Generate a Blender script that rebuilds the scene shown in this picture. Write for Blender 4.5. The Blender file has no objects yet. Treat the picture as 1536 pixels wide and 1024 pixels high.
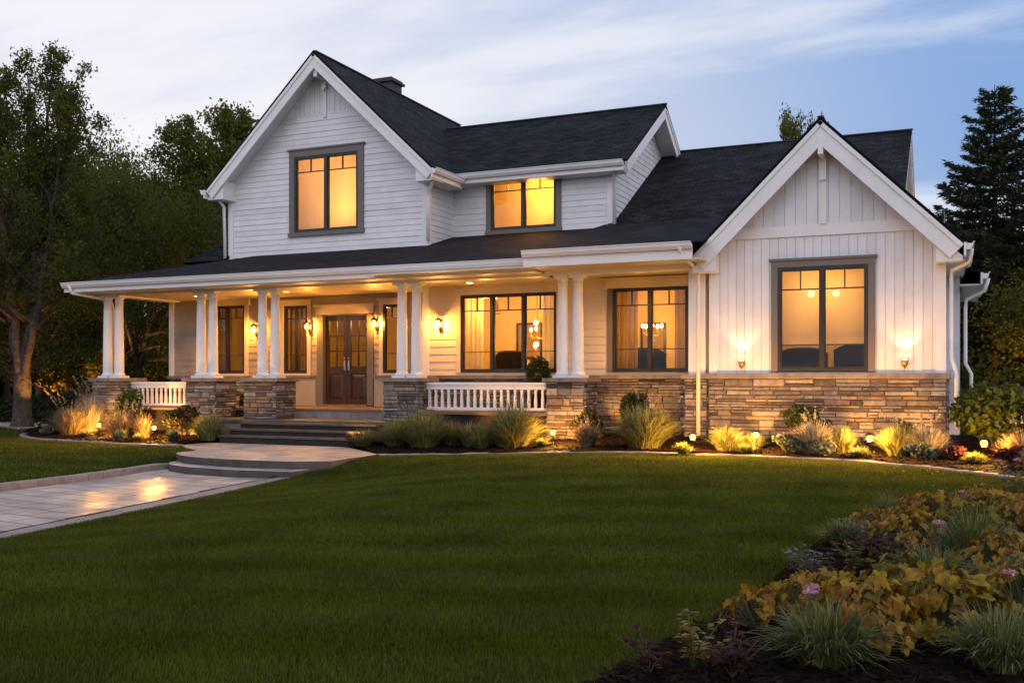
import bpy, math, random
import numpy as np
from mathutils import Vector, Matrix
R = math.radians
sc = bpy.context.scene
COL = sc.collection

# ------------------------------------------------------------------ camera, sky, sun, exposure
EYE = 1.4
cam = bpy.data.cameras.new("camera"); camo = bpy.data.objects.new("camera", cam); COL.objects.link(camo)
camo.location = (0, 0, EYE); camo.rotation_euler = (R(90), 0, R(23.9))
cam.lens = 35; cam.sensor_width = 36; cam.shift_y = 56 / 1536
cam.clip_start = .05; cam.clip_end = 2000
sc.camera = camo
sc.view_settings.view_transform = 'Standard'; sc.view_settings.look = 'None'
sc.view_settings.exposure = .24; sc.view_settings.gamma = 1
sc.cycles.use_denoising = True
sc.cycles.max_bounces = 6; sc.cycles.diffuse_bounces = 3; sc.cycles.glossy_bounces = 3
sc.cycles.transparent_max_bounces = 12; sc.cycles.sample_clamp_indirect = 4
sc.cycles.caustics_reflective = False; sc.cycles.caustics_refractive = False

w = bpy.data.worlds.new("World"); sc.world = w; w.use_nodes = True
def world():
    nt = w.node_tree; N = nt.nodes; L = nt.links
    N.clear()
    out = N.new('ShaderNodeOutputWorld')
    sky = N.new('ShaderNodeTexSky'); sky.sky_type = 'NISHITA'; sky.sun_disc = False
    sky.sun_elevation = R(2); sky.sun_rotation = R(-80)
    b1 = N.new('ShaderNodeBackground'); b1.inputs[1].default_value = .05
    L.new(sky.outputs[0], b1.inputs[0])
    tc = N.new('ShaderNodeTexCoord'); d = tc.outputs['Generated']
    def m(op, a, b=None, c=None):
        n = N.new('ShaderNodeMath'); n.operation = op
        for i, v in enumerate((a, b, c)):
            if v is None: continue
            if isinstance(v, (int, float)): n.inputs[i].default_value = v
            else: L.new(v, n.inputs[i])
        return n.outputs[0]
    def mr(v, a, b, c=0, e=1):
        n = N.new('ShaderNodeMapRange'); n.interpolation_type = 'SMOOTHSTEP'
        L.new(v, n.inputs[0])
        for i, x in enumerate((a, b, c, e)): n.inputs[i + 1].default_value = x
        return n.outputs[0]
    def mix(f, a, b):
        n = N.new('ShaderNodeMix'); n.data_type = 'RGBA'
        if isinstance(f, float): n.inputs[0].default_value = f
        else: L.new(f, n.inputs[0])
        for i, v in ((6, a), (7, b)):
            if isinstance(v, tuple): n.inputs[i].default_value = (*v, 1)
            else: L.new(v, n.inputs[i])
        return n.outputs[2]
    sp = N.new('ShaderNodeSeparateXYZ'); L.new(d, sp.inputs[0])
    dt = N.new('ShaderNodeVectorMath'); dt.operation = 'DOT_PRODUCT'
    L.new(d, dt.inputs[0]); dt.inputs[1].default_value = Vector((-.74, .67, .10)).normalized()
    glow = mr(dt.outputs['Value'], .62, 1.0)
    high = mr(sp.outputs[2], .12, .62)
    base = mix(glow, (.19, .34, .66), (.70, .70, .80))
    base = mix(m('MULTIPLY', high, .62), base, (.25, .40, .71))
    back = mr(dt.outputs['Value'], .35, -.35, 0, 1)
    low = mr(sp.outputs[2], .0, .22, .55, 0)
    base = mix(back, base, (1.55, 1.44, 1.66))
    base = mix(low, base, (.77, .74, .79))
    # streaky cloud deck, looked at in perspective
    den = m('ADD', m('MAXIMUM', sp.outputs[2], 0.0), .16)
    cb = N.new('ShaderNodeCombineXYZ')
    L.new(m('DIVIDE', sp.outputs[0], den), cb.inputs[0]); L.new(m('DIVIDE', sp.outputs[1], den), cb.inputs[1])
    mp = N.new('ShaderNodeMapping'); L.new(cb.outputs[0], mp.inputs[0])
    mp.inputs['Rotation'].default_value = (0, 0, R(-30)); mp.inputs['Scale'].default_value = (.5, 1.35, 1); mp.inputs['Location'].default_value = (.7, .2, 0)
    nz = N.new('ShaderNodeTexNoise'); L.new(mp.outputs[0], nz.inputs['Vector'])
    nz.inputs['Scale'].default_value = 1.1; nz.inputs['Detail'].default_value = 7; nz.inputs['Roughness'].default_value = .58
    cl = mr(nz.outputs[0], .42, .60)
    base = mix(m('MULTIPLY', cl, .85), base, mix(glow, (.66, .72, .84), (.83, .82, .88)))
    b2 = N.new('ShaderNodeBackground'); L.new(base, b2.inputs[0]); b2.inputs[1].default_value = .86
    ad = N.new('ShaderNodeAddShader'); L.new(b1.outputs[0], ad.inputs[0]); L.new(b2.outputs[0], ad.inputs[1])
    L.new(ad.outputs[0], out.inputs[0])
world()
sun = bpy.data.lights.new("sun", 'SUN'); sun.energy = .35; sun.angle = R(6); sun.color = (1, .80, .66)
suno = bpy.data.objects.new("sun", sun); COL.objects.link(suno)
suno.rotation_euler = Vector((-.98, .17, .04)).to_track_quat('Z', 'Y').to_euler()

WARM = (1, .43, .068)
GOLD = (1, .47, .085)
# ------------------------------------------------------------------ helpers
def rngs(s): return random.Random(s)
class MB:
    def __init__(s): s.v = []; s.f = []; s.r = []; s.uv = {}
    def face(s, pts, r=.5, uv=None):
        i = len(s.v); s.v += [tuple(p) for p in pts]; s.f.append(tuple(range(i, i + len(pts)))); s.r.append(r)
        if uv: s.uv[len(s.f) - 1] = uv
    def raw(s, v, f, r=.5):
        i = len(s.v); s.v += [tuple(p) for p in v]
        for q in f: s.f.append(tuple(i + k for k in q)); s.r.append(r)
    def box(s, a, b, r=.5):
        x0, y0, z0 = a; x1, y1, z1 = b
        s.raw([(x0,y0,z0),(x1,y0,z0),(x1,y1,z0),(x0,y1,z0),(x0,y0,z1),(x1,y0,z1),(x1,y1,z1),(x0,y1,z1)],
              [(0,3,2,1),(4,5,6,7),(0,1,5,4),(1,2,6,5),(2,3,7,6),(3,0,4,7)], r)
    def bar(s, p0, p1, wd, h, up=(0,0,1), r=.5):
        p0 = Vector(p0); p1 = Vector(p1); d = (p1 - p0).normalized(); sd = d.cross(Vector(up)).normalized(); u = sd.cross(d)
        v = []
        for p in (p0, p1):
            for a, b in ((-1,-1),(1,-1),(1,1),(-1,1)): v.append(p + sd * a * wd / 2 + u * b * h / 2)
        s.raw(v, [(0,1,2,3),(7,6,5,4),(0,4,5,1),(1,5,6,2),(2,6,7,3),(3,7,4,0)], r)
    def taper(s, x, y, z0, z1, a0, a1, r=.5):
        v = []
        for z, a in ((z0, a0), (z1, a1)):
            v += [(x-a,y-a,z),(x+a,y-a,z),(x+a,y+a,z),(x-a,y+a,z)]
        s.raw(v, [(0,3,2,1),(4,5,6,7),(0,1,5,4),(1,2,6,5),(2,3,7,6),(3,0,4,7)], r)
    def prism(s, poly, z0, z1, r=.5):
        n = len(poly); v = [(x,y,z0) for x,y in poly] + [(x,y,z1) for x,y in poly]
        s.raw(v, [tuple(range(n, 2*n))] + [tuple(range(n-1,-1,-1))] + [(i,(i+1)%n,n+(i+1)%n,n+i) for i in range(n)], r)
    def tube(s, pts, rad, n=7, r=.5, cap=True):
        pts = [Vector(p) for p in pts]
        if not hasattr(rad, '__len__'): rad = [rad] * len(pts)
        ref = Vector((.31, .72, .61)); v = []
        for i, p in enumerate(pts):
            d = (pts[min(i+1, len(pts)-1)] - pts[max(i-1, 0)]).normalized()
            a = d.cross(ref)
            if a.length < .05: a = d.cross(Vector((1,0,0)))
            a.normalize(); b = d.cross(a)
            for k in range(n):
                t = 2*math.pi*k/n; v.append(p + (a*math.cos(t) + b*math.sin(t)) * rad[i])
        f = [(i*n+k, i*n+(k+1)%n, (i+1)*n+(k+1)%n, (i+1)*n+k) for i in range(len(pts)-1) for k in range(n)]
        if cap: f += [tuple(range(n-1,-1,-1)), tuple((len(pts)-1)*n + k for k in range(n))]
        s.raw(v, f, r)
    def lathe(s, x, y, prof, n=16, r=.5):
        v = []
        for rr, z in prof:
            for k in range(n):
                t = 2*math.pi*k/n; v.append((x+rr*math.cos(t), y+rr*math.sin(t), z))
        f = [(i*n+k, i*n+(k+1)%n, (i+1)*n+(k+1)%n, (i+1)*n+k) for i in range(len(prof)-1) for k in range(n)]
        f += [tuple(range(n-1,-1,-1)), tuple((len(prof)-1)*n+k for k in range(n))]
        s.raw(v, f, r)
    def ball(s, c, rad, n=10, m=6, r=.5, sz=1):
        prof = [(max(1e-4, rad*math.sin(math.pi*i/m)), c[2] - sz*rad*math.cos(math.pi*i/m)) for i in range(m+1)]
        s.lathe(c[0], c[1], prof, n, r)
    def build(s, name, mat, parent=None, smooth=False, loc=None):
        me = bpy.data.meshes.new(name); me.from_pydata(s.v, [], s.f)
        at = me.attributes.new('rnd', 'FLOAT', 'FACE'); at.data.foreach_set('value', s.r)
        if s.uv:
            ul = me.uv_layers.new(name='UVMap')
            for p in me.polygons:
                q = s.uv.get(p.index)
                if q:
                    for li, c in zip(p.loop_indices, q): ul.data[li].uv = c
        if smooth: me.polygons.foreach_set('use_smooth', [True] * len(me.polygons))
        return link(name, me, mat, parent, loc)
def link(name, me, mat, parent=None, loc=None):
    o = bpy.data.objects.new(name, me); COL.objects.link(o)
    if mat: me.materials.append(mat)
    if parent: o.parent = parent
    if loc: o.location = loc
    return o
def np_mesh(name, V, F, rnd, mat, parent=None, loc=None, smooth=False):
    me = bpy.data.meshes.new(name); k = F.shape[1]
    me.vertices.add(len(V)); me.vertices.foreach_set('co', np.asarray(V, np.float32).ravel())
    me.loops.add(F.size); me.loops.foreach_set('vertex_index', F.astype(np.int32).ravel())
    me.polygons.add(len(F)); me.polygons.foreach_set('loop_start', np.arange(0, F.size, k, dtype=np.int32))
    me.polygons.foreach_set('loop_total', np.full(len(F), k, np.int32)) if False else None
    me.update(calc_edges=True)
    at = me.attributes.new('rnd', 'FLOAT', 'FACE'); at.data.foreach_set('value', np.asarray(rnd, np.float32))
    if smooth: me.polygons.foreach_set('use_smooth', np.ones(len(F), bool))
    return link(name, me, mat, parent, loc)
def tag(o, label, cat, group=None):
    o['label'] = label; o['category'] = cat
    if group: o['group'] = group
    o['kind'] = 'thing'
    return o
def thing(name, label, cat, loc=(0,0,0), group=None):
    o = bpy.data.objects.new(name, None); COL.objects.link(o); o.location = loc; o.empty_display_size = .2
    return tag(o, label, cat, group)
def struct(o, k='structure'):
    o['kind'] = k; return o
def ss(a, b, x):
    t = max(0, min(1, (x-a)/(b-a))); return t*t*(3-2*t)

# ------------------------------------------------------------------ materials
def M(name, col, rough=.6, metal=0, bump=None, var=None, attr=None, spec=None, coat=0, transl=0, rvar=None):
    """col: base colour; var=(col2, scale, lo, hi) noise mix; attr=(colours) ramp on the 'rnd' attribute; bump=(scale, strength, dist)"""
    m = bpy.data.materials.new(name); m.use_nodes = True; nt = m.node_tree; N = nt.nodes; L = nt.links
    b = N['Principled BSDF']; b.inputs['Roughness'].default_value = rough; b.inputs['Metallic'].default_value = metal
    b.inputs['Base Color'].default_value = (*col, 1)
    if spec is not None: b.inputs['Specular IOR Level'].default_value = spec
    if coat: b.inputs['Coat Weight'].default_value = coat
    tc = N.new('ShaderNodeTexCoord'); src = None
    if attr:
        a = N.new('ShaderNodeAttribute'); a.attribute_name = 'rnd'
        rp = N.new('ShaderNodeValToRGB'); L.new(a.outputs['Fac'], rp.inputs[0]); e = rp.color_ramp.elements
        n = len(attr)
        while len(e) < n: e.new(.5)
        for i, c in enumerate(attr): e[i].position = i/(n-1); e[i].color = (*c, 1)
        src = rp.outputs[0]
    if var:
        nz = N.new('ShaderNodeTexNoise'); nz.inputs['Scale'].default_value = var[1]; nz.inputs['Detail'].default_value = 5
        L.new(tc.outputs['Object'], nz.inputs['Vector'])
        mr = N.new('ShaderNodeMapRange'); L.new(nz.outputs[0], mr.inputs[0]); mr.inputs[1].default_value = var[2]; mr.inputs[2].default_value = var[3]
        mx = N.new('ShaderNodeMix'); mx.data_type = 'RGBA'; L.new(mr.outputs[0], mx.inputs[0])
        if src: L.new(src, mx.inputs[6])
        else: mx.inputs[6].default_value = (*col, 1)
        if attr:
            mu = N.new('ShaderNodeMix'); mu.data_type = 'RGBA'; mu.blend_type = 'MULTIPLY'; mu.inputs[0].default_value = 1
            L.new(src, mu.inputs[6]); mu.inputs[7].default_value = (*var[0], 1); L.new(mu.outputs[2], mx.inputs[7])
        else: mx.inputs[7].default_value = (*var[0], 1)
        src = mx.outputs[2]
    if src: L.new(src, b.inputs['Base Color'])
    if rvar:
        nz = N.new('ShaderNodeTexNoise'); nz.inputs['Scale'].default_value = rvar[0]; L.new(tc.outputs['Object'], nz.inputs['Vector'])
        mr = N.new('ShaderNodeMapRange'); L.new(nz.outputs[0], mr.inputs[0]); mr.inputs[1].default_value = .35; mr.inputs[2].default_value = .65
        mr.inputs[3].default_value = rvar[1]; mr.inputs[4].default_value = rvar[2]; L.new(mr.outputs[0], b.inputs['Roughness'])
    if bump:
        nz = N.new('ShaderNodeTexNoise'); nz.inputs['Scale'].default_value = bump[0]; nz.inputs['Detail'].default_value = 6
        L.new(tc.outputs['Object'], nz.inputs['Vector'])
        bp = N.new('ShaderNodeBump'); bp.inputs['Strength'].default_value = bump[1]; bp.inputs['Distance'].default_value = bump[2]
        L.new(nz.outputs[0], bp.inputs['Height']); L.new(bp.outputs[0], b.inputs['Normal'])
    if transl:
        t = N.new('ShaderNodeBsdfTranslucent'); mx = N.new('ShaderNodeMixShader'); mx.inputs[0].default_value = transl
        if src: L.new(src, t.inputs[0])
        else: t.inputs[0].default_value = (*col, 1)
        L.new(b.outputs[0], mx.inputs[1]); L.new(t.outputs[0], mx.inputs[2]); L.new(mx.outputs[0], N['Material Output'].inputs[0])
    return m
def emis(name, col, s):
    m = bpy.data.materials.new(name); m.use_nodes = True; N = m.node_tree.nodes; N.clear()
    e = N.new('ShaderNodeEmission'); e.inputs[0].default_value = (*col, 1); e.inputs[1].default_value = s
    o = N.new('ShaderNodeOutputMaterial'); m.node_tree.links.new(e.outputs[0], o.inputs[0]); return m
def glow_mat(name, col, s):
    m = emis(name, col, s); nt = m.node_tree; N = nt.nodes; e = N['Emission']; o = [n for n in N if n.type == 'OUTPUT_MATERIAL'][0]
    t = N.new('ShaderNodeBsdfTransparent'); a = N.new('ShaderNodeAddShader'); nt.links.new(e.outputs[0], a.inputs[0]); nt.links.new(t.outputs[0], a.inputs[1]); nt.links.new(a.outputs[0], o.inputs[0]); return m
def glass_mat(name, refl=.5, tint=(1,1,1)):
    m = bpy.data.materials.new(name); m.use_nodes = True; nt = m.node_tree; N = nt.nodes; L = nt.links; N.clear()
    o = N.new('ShaderNodeOutputMaterial'); t = N.new('ShaderNodeBsdfTransparent'); t.inputs[0].default_value = (*tint, 1)
    g = N.new('ShaderNodeBsdfGlossy'); g.inputs['Roughness'].default_value = .02
    fr = N.new('ShaderNodeFresnel'); fr.inputs[0].default_value = 1.45
    mu = N.new('ShaderNodeMath'); mu.operation = 'MULTIPLY'; L.new(fr.outputs[0], mu.inputs[0]); mu.inputs[1].default_value = refl*2
    mx = N.new('ShaderNodeMixShader'); L.new(mu.outputs[0], mx.inputs[0]); L.new(t.outputs[0], mx.inputs[1]); L.new(g.outputs[0], mx.inputs[2])
    L.new(mx.outputs[0], o.inputs[0]); return m
BULB = emis('lamp_bulb', (1,.58,.18), 30)
BULB_SC = glow_mat('sconce_bulb', (1,.50,.13), 3.2)
BULB_IN = glow_mat('room_bulb', (1,.66,.22), 8)
BOLL = glow_mat('path_light_bulb', (1,.43,.085), 1.9)
DOWNL = emis('porch_downlight', (1,.50,.14), 5)
def shingle_mat():
    m = M('asphalt_shingle', (.02,.02,.024), .85, spec=.10); nt = m.node_tree; N = nt.nodes; L = nt.links; b = N['Principled BSDF']
    uv = N.new('ShaderNodeUVMap')
    br = N.new('ShaderNodeTexBrick'); L.new(uv.outputs[0], br.inputs['Vector'])
    br.inputs['Scale'].default_value = 1; br.inputs['Brick Width'].default_value = .30; br.inputs['Row Height'].default_value = .15
    br.inputs['Mortar Size'].default_value = .012; br.inputs['Mortar Smooth'].default_value = .3; br.inputs['Bias'].default_value = -.1
    br.inputs['Color1'].default_value = (.008,.008,.010,1); br.inputs['Color2'].default_value = (.028,.026,.029,1); br.inputs['Mortar'].default_value = (.003,.003,.004,1)
    nz = N.new('ShaderNodeTexNoise'); nz.inputs['Scale'].default_value = 1.3; nz.inputs['Detail'].default_value = 8; L.new(uv.outputs[0], nz.inputs['Vector'])
    mr = N.new('ShaderNodeMapRange'); L.new(nz.outputs[0], mr.inputs[0]); mr.inputs[1].default_value = .3; mr.inputs[2].default_value = .7; mr.inputs[3].default_value = .6; mr.inputs[4].default_value = 1.3
    mu = N.new('ShaderNodeMix'); mu.data_type = 'RGBA'; mu.blend_type = 'MULTIPLY'; mu.inputs[0].default_value = 1
    L.new(br.outputs[0], mu.inputs[6]); cm = N.new('ShaderNodeCombineColor')
    for i in range(3): L.new(mr.outputs[0], cm.inputs[i])
    L.new(cm.outputs[0], mu.inputs[7]); L.new(mu.outputs[2], b.inputs['Base Color'])
    # saw-tooth courses + tabs
    sp = N.new('ShaderNodeSeparateXYZ'); L.new(uv.outputs[0], sp.inputs[0])
    dv = N.new('ShaderNodeMath'); dv.operation = 'DIVIDE'; L.new(sp.outputs[1], dv.inputs[0]); dv.inputs[1].default_value = .15
    fr = N.new('ShaderNodeMath'); fr.operation = 'FRACT'; L.new(dv.outputs[0], fr.inputs[0])
    iv = N.new('ShaderNodeMath'); iv.operation = 'SUBTRACT'; iv.inputs[0].default_value = 1; L.new(fr.outputs[0], iv.inputs[1])
    ad = N.new('ShaderNodeMath'); ad.operation = 'MULTIPLY_ADD'; L.new(br.outputs['Fac'], ad.inputs[0]); ad.inputs[1].default_value = -.6; L.new(iv.outputs[0], ad.inputs[2])
    bp = N.new('ShaderNodeBump'); bp.inputs['Strength'].default_value = .9; bp.inputs['Distance'].default_value = .02
    L.new(ad.outputs[0], bp.inputs['Height']); L.new(bp.outputs[0], b.inputs['Normal'])
    return m
def paver_mat():
    m = M('stamped_paving', (.3,.27,.25), .3); nt = m.node_tree; N = nt.nodes; L = nt.links; b = N['Principled BSDF']
    tc = N.new('ShaderNodeTexCoord'); mp = N.new('ShaderNodeMapping'); L.new(tc.outputs['Object'], mp.inputs[0]); mp.inputs['Rotation'].default_value = (0,0,R(8))
    br = N.new('ShaderNodeTexBrick'); L.new(mp.outputs[0], br.inputs['Vector']); br.inputs['Scale'].default_value = 1
    br.inputs['Brick Width'].default_value = .62; br.inputs['Row Height'].default_value = .41; br.inputs['Mortar Size'].default_value = .016; br.inputs['Mortar Smooth'].default_value = .3
    br.inputs['Color1'].default_value = (.50,.40,.33,1); br.inputs['Color2'].default_value = (.41,.33,.275,1); br.inputs['Mortar'].default_value = (.13,.11,.10,1)
    nz = N.new('ShaderNodeTexNoise'); nz.inputs['Scale'].default_value = 2.2; nz.inputs['Detail'].default_value = 8; L.new(tc.outputs['Object'], nz.inputs['Vector'])
    mu = N.new('ShaderNodeMix'); mu.data_type = 'RGBA'; mu.blend_type = 'OVERLAY'; mu.inputs[0].default_value = .7
    L.new(br.outputs[0], mu.inputs[6]); L.new(nz.outputs[0], mu.inputs[7]); L.new(mu.outputs[2], b.inputs['Base Color'])
    n2 = N.new('ShaderNodeTexNoise'); n2.inputs['Scale'].default_value = 1.7; n2.inputs['Detail'].default_value = 5; L.new(tc.outputs['Object'], n2.inputs['Vector'])
    mr = N.new('ShaderNodeMapRange'); L.new(n2.outputs[0], mr.inputs[0]); mr.inputs[1].default_value = .35; mr.inputs[2].default_value = .62; mr.inputs[3].default_value = .34; mr.inputs[4].default_value = .52
    L.new(mr.outputs[0], b.inputs['Roughness'])
    n3 = N.new('ShaderNodeTexNoise'); n3.inputs['Scale'].default_value = 14; n3.inputs['Detail'].default_value = 6; L.new(tc.outputs['Object'], n3.inputs['Vector'])
    ad = N.new('ShaderNodeMath'); ad.operation = 'MULTIPLY_ADD'; L.new(br.outputs['Fac'], ad.inputs[0]); ad.inputs[1].default_value = -1; L.new(n3.outputs[0], ad.inputs[2])
    bp = N.new('ShaderNodeBump'); bp.inputs['Strength'].default_value = .6; bp.inputs['Distance'].default_value = .012
    L.new(ad.outputs[0], bp.inputs['Height']); L.new(bp.outputs[0], b.inputs['Normal']); return m

WHITE_SIDING = M('white_painted_siding', (.74,.74,.76), .55, var=((.62,.62,.63), 2.6, .42, .72), bump=(60, .15, .004))
WHITE_SIDING_B = M('white_painted_board', (.74,.74,.76), .55, attr=((.68,.68,.70),(.76,.76,.78),(.73,.73,.75)), var=((.90,.90,.89), 3.0, .4, .7), bump=(45, .2, .004))
TRIM = M('white_trim_paint', (.78,.77,.76), .45, var=((.70,.69,.67), 1.5, .45, .8))
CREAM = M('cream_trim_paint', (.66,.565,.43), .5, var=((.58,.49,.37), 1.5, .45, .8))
TAUPE = M('taupe_window_casing', (.155,.135,.118), .6, bump=(40,.15,.003))
DARK = M('dark_bronze_frame', (.020,.016,.013), .4)
GLASS = glass_mat('window_glass', .28)
LAMPGLASS = glass_mat('lantern_glass', .5, (1,.95,.85))
SHINGLE = shingle_mat()
DARKTRIM = M('dark_drip_edge', (.02,.02,.022), .6)
STONE = M('ledge_stone', (.2,.17,.15), .85, attr=((.045,.040,.040),(.22,.18,.152),(.10,.091,.09),(.33,.285,.255),(.17,.115,.088),(.28,.26,.25),(.065,.055,.052),(.43,.385,.345),(.12,.115,.116)),
          var=((.55,.52,.50), 9, .35, .75), bump=(22, .8, .03))
CAP = M('stone_cap', (.24,.20,.165), .8, var=((.14,.115,.10), 6, .35, .7), bump=(30,.5,.01))
EDGE_DARK = M('dark_slab_edge', (.085,.072,.066), .85, var=((.05,.042,.038), 5, .35, .7), bump=(25,.6,.012))
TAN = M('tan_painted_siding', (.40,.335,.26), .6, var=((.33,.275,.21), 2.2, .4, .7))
DOORWOOD = M('brown_stained_door', (.042,.020,.010), .4, var=((.026,.012,.006), 3, .35, .7), coat=.3)
NICKEL = M('satin_nickel', (.6,.57,.5), .3, 1)
BRASS = M('aged_brass', (.45,.30,.14), .4, 1)
BLACKMETAL = M('black_metal', (.012,.011,.010), .45, .6)
DECK = M('porch_deck_boards', (.16,.095,.055), .55, attr=((.12,.07,.04),(.19,.115,.07),(.15,.09,.055)), bump=(30,.3,.005))
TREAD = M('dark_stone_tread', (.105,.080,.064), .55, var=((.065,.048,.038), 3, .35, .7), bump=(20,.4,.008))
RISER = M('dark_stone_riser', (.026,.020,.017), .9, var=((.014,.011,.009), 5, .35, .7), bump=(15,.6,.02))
CONC = M('pale_concrete', (.25,.215,.195), .8, var=((.15,.13,.12), 4, .35, .7), bump=(25,.4,.01))
PAVER = paver_mat()
KERB = M('kerb_paver', (.25,.2,.18), .75, attr=((.20,.165,.15),(.30,.25,.22),(.24,.19,.165)), var=((.7,.7,.7), 8, .4, .7), bump=(25,.5,.01))
MULCH = M('bark_mulch', (.022,.014,.010), .95, attr=((.006,.004,.003),(.017,.010,.007),(.026,.016,.011)), bump=(40,.9,.03), spec=.05)
SOIL = M('turf_soil', (.020,.028,.005), .95, spec=.05, var=((.032,.042,.008), 1.2, .35, .7), bump=(60,.6,.03))
GRASS = M('lawn_grass', (.03,.06,.01), .55, attr=((.030,.050,.002),(.062,.092,.003),(.112,.132,.007),(.18,.155,.035)), transl=.45, spec=.25,
          var=((.62,.66,.55), 1.1, .38, .66))
CREAMWALL = M('warm_room_wall', (.76,.60,.29), .8, var=((.62,.47,.21), 1.1, .35, .7))
ROOMDARK = M('room_floor_wood', (.14,.07,.035), .5)
CURT = M('sheer_curtain', (.75,.66,.5), .8, transl=.55)
BROWNCURT = M('tan_curtain', (.42,.30,.16), .8, transl=.4)
FABRIC = M('dark_upholstery', (.014,.010,.008), .9, spec=.1)
BARK = M('grey_brown_bark', (.070,.050,.037), .9, var=((.028,.021,.016), 7, .35, .65), bump=(14,1,.05))
CONBARK = M('conifer_bark', (.045,.028,.020), .9, var=((.02,.013,.01), 9, .35, .65), bump=(14,1,.05))
def foliage(name, cols, tr=.3, rough=.6): return M(name, cols[0], rough, attr=cols, transl=tr, spec=.2, bump=(38,.8,.012) if rough <= .55 else None, var=((.55,.50,.45),14,.42,.62) if rough <= .55 else None)
LEAF_MAPLE = foliage('maple_leaves', ((.040,.050,.008),(.09,.10,.014),(.145,.135,.020)), .5)
LEAF_OLIVE = foliage('olive_leaves', ((.048,.060,.010),(.11,.122,.017),(.175,.165,.024)), .5)
LEAF_DARK = foliage('dark_wood_leaves', ((.034,.046,.008),(.075,.092,.013),(.125,.125,.018)), .5)
LEAF_YEL = foliage('yellowing_leaves', ((.045,.038,.007),(.085,.068,.012),(.12,.09,.015)), .35)
NEEDLE = foliage('spruce_needles', ((.014,.024,.011),(.032,.048,.019),(.055,.070,.026)), .15)
HEDGE = foliage('hedge_leaves', ((.010,.016,.005),(.022,.032,.008),(.035,.045,.012)), .2)
SHRUBG = foliage('green_shrub_leaves', ((.025,.044,.007),(.058,.085,.012),(.10,.115,.020)), .3)
SHRUBD = foliage('dark_shrub_leaves', ((.014,.018,.008),(.035,.030,.013),(.055,.050,.018)), .2)
BOXWOOD = foliage('boxwood_leaves', ((.014,.022,.007),(.030,.044,.012),(.05,.066,.018)), .2)
GR_GREEN = foliage('green_ornamental_grass', ((.075,.10,.020),(.17,.20,.048),(.31,.30,.12),(.46,.42,.22)), .4)
GR_TAN = foliage('tan_fountain_grass', ((.09,.065,.03),(.20,.15,.08),(.34,.26,.16),(.46,.38,.27)), .35)
GR_SILV = foliage('silvery_plume_grass', ((.12,.12,.09),(.24,.23,.18),(.38,.35,.30),(.48,.44,.38)), .35)
GR_BLUE = foliage('grey_green_leaves', ((.05,.07,.05),(.11,.14,.10),(.19,.22,.165)), .3)
GR_FOREG = foliage('arching_green_blades', ((.05,.065,.016),(.12,.14,.04),(.24,.25,.10)), .3)
HEUCH = foliage('amber_lobed_leaves', ((.09,.055,.005),(.30,.165,.009),(.25,.11,.013),(.40,.225,.016),(.20,.155,.011),(.36,.25,.014),(.20,.08,.017)), .35, .38)
HEUCH_Y = foliage('yellow_green_lobed_leaves', ((.08,.07,.006),(.18,.145,.010),(.27,.20,.018)), .3, .5)
PURP = foliage('purple_leaves', ((.016,.003,.003),(.042,.008,.008),(.075,.018,.016)), .2, .8)
PINK = foliage('pink_blossom', ((.35,.13,.20),(.50,.24,.30),(.60,.36,.40)), .3)
STEM = M('green_stem', (.05,.06,.02), .7)

# ------------------------------------------------------------------ ground heights
def lawn_z(x, y):
    n = 1 - ss(12.6, 15.2, y)
    if x > -10.9: z = -.22*(1-ss(-9.4, -5.5, x))*n
    else: z = -.14*(1-ss(12.2, 15.5, -x))*n
    return z + .16*ss(-9, -4.5, x)*ss(7, 15, y)
def inside(p, poly):
    x, y = p; c = False; n = len(poly)
    for i in range(n):
        x1, y1 = poly[i]; x2, y2 = poly[(i+1) % n]
        if (y1 > y) != (y2 > y) and x < (x2-x1)*(y-y1)/(y2-y1)+x1: c = not c
    return c
def chaikin(P, closed=False, it=2):
    for _ in range(it):
        Q = []; n = len(P)
        for i in range(n if closed else n-1):
            a = P[i]; b = P[(i+1) % n]
            Q += [(.75*a[0]+.25*b[0], .75*a[1]+.25*b[1]), (.25*a[0]+.75*b[0], .25*a[1]+.75*b[1])]
        P = Q if closed else [P[0]] + Q + [P[-1]]
    return P
PATIO = [(-14.6,16.05),(-13.75,15.35)] + chaikin([(-13.75,15.35),(-13.2,15.0),(-13.25,14.4),(-12.75,13.95),(-12.0,13.62),(-10.9,13.52),(-10.0,13.62)]) + [(-9.47,13.95),(-9.55,15.55),(-11.2,16.98),(-14.7,16.98)]
PATHP = [(-13.0,14.0),(-12.62,12),(-12.5,10.0),(-12.35,7),(-12.2,0),(-7.9,0),(-8.45,4),(-9.03,7.25),(-9.55,10.2),(-10.1,13.2),(-9.9,14.0)]
EDGE_R = chaikin([(-9.55,15.55),(-8.9,16.05),(-8.0,16.3),(-6.4,16.1),(-4.6,15.95),(-2.7,16.0),(-1.4,15.75),(-.2,14.9),(.8,13.95),(2.2,12.4),(3.4,10.6)])
EDGE_L = chaikin([(-14.6,16.05),(-15.6,15.86),(-17.3,16.14),(-19.1,16.45),(-20.3,17.0),(-21.3,17.9),(-21.9,19.4),(-21.6,22)])
BED_R = EDGE_R + [(3.9,12),(3.2,19),(.3,21),(-4,20.2),(-11,20.2),(-11,17),(-10.9,16.9)]
BED_L = EDGE_L + [(-19.4,22),(-14.8,18.6),(-14.6,17.2)]
EDGE_F = chaikin([(-2.2,2.2),(-1.62,3.6),(-1.47,4.36),(-1.35,5.1),(-1.12,6.41),(-1.08,7.6),(-.92,9.4),(-.55,10.75),(.05,11.5),(.85,12.2),(1.5,11.9),(1.9,10.5)])
BED_F = EDGE_F + [(2.0,8),(1.8,1),(-2.2,1)]
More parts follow.
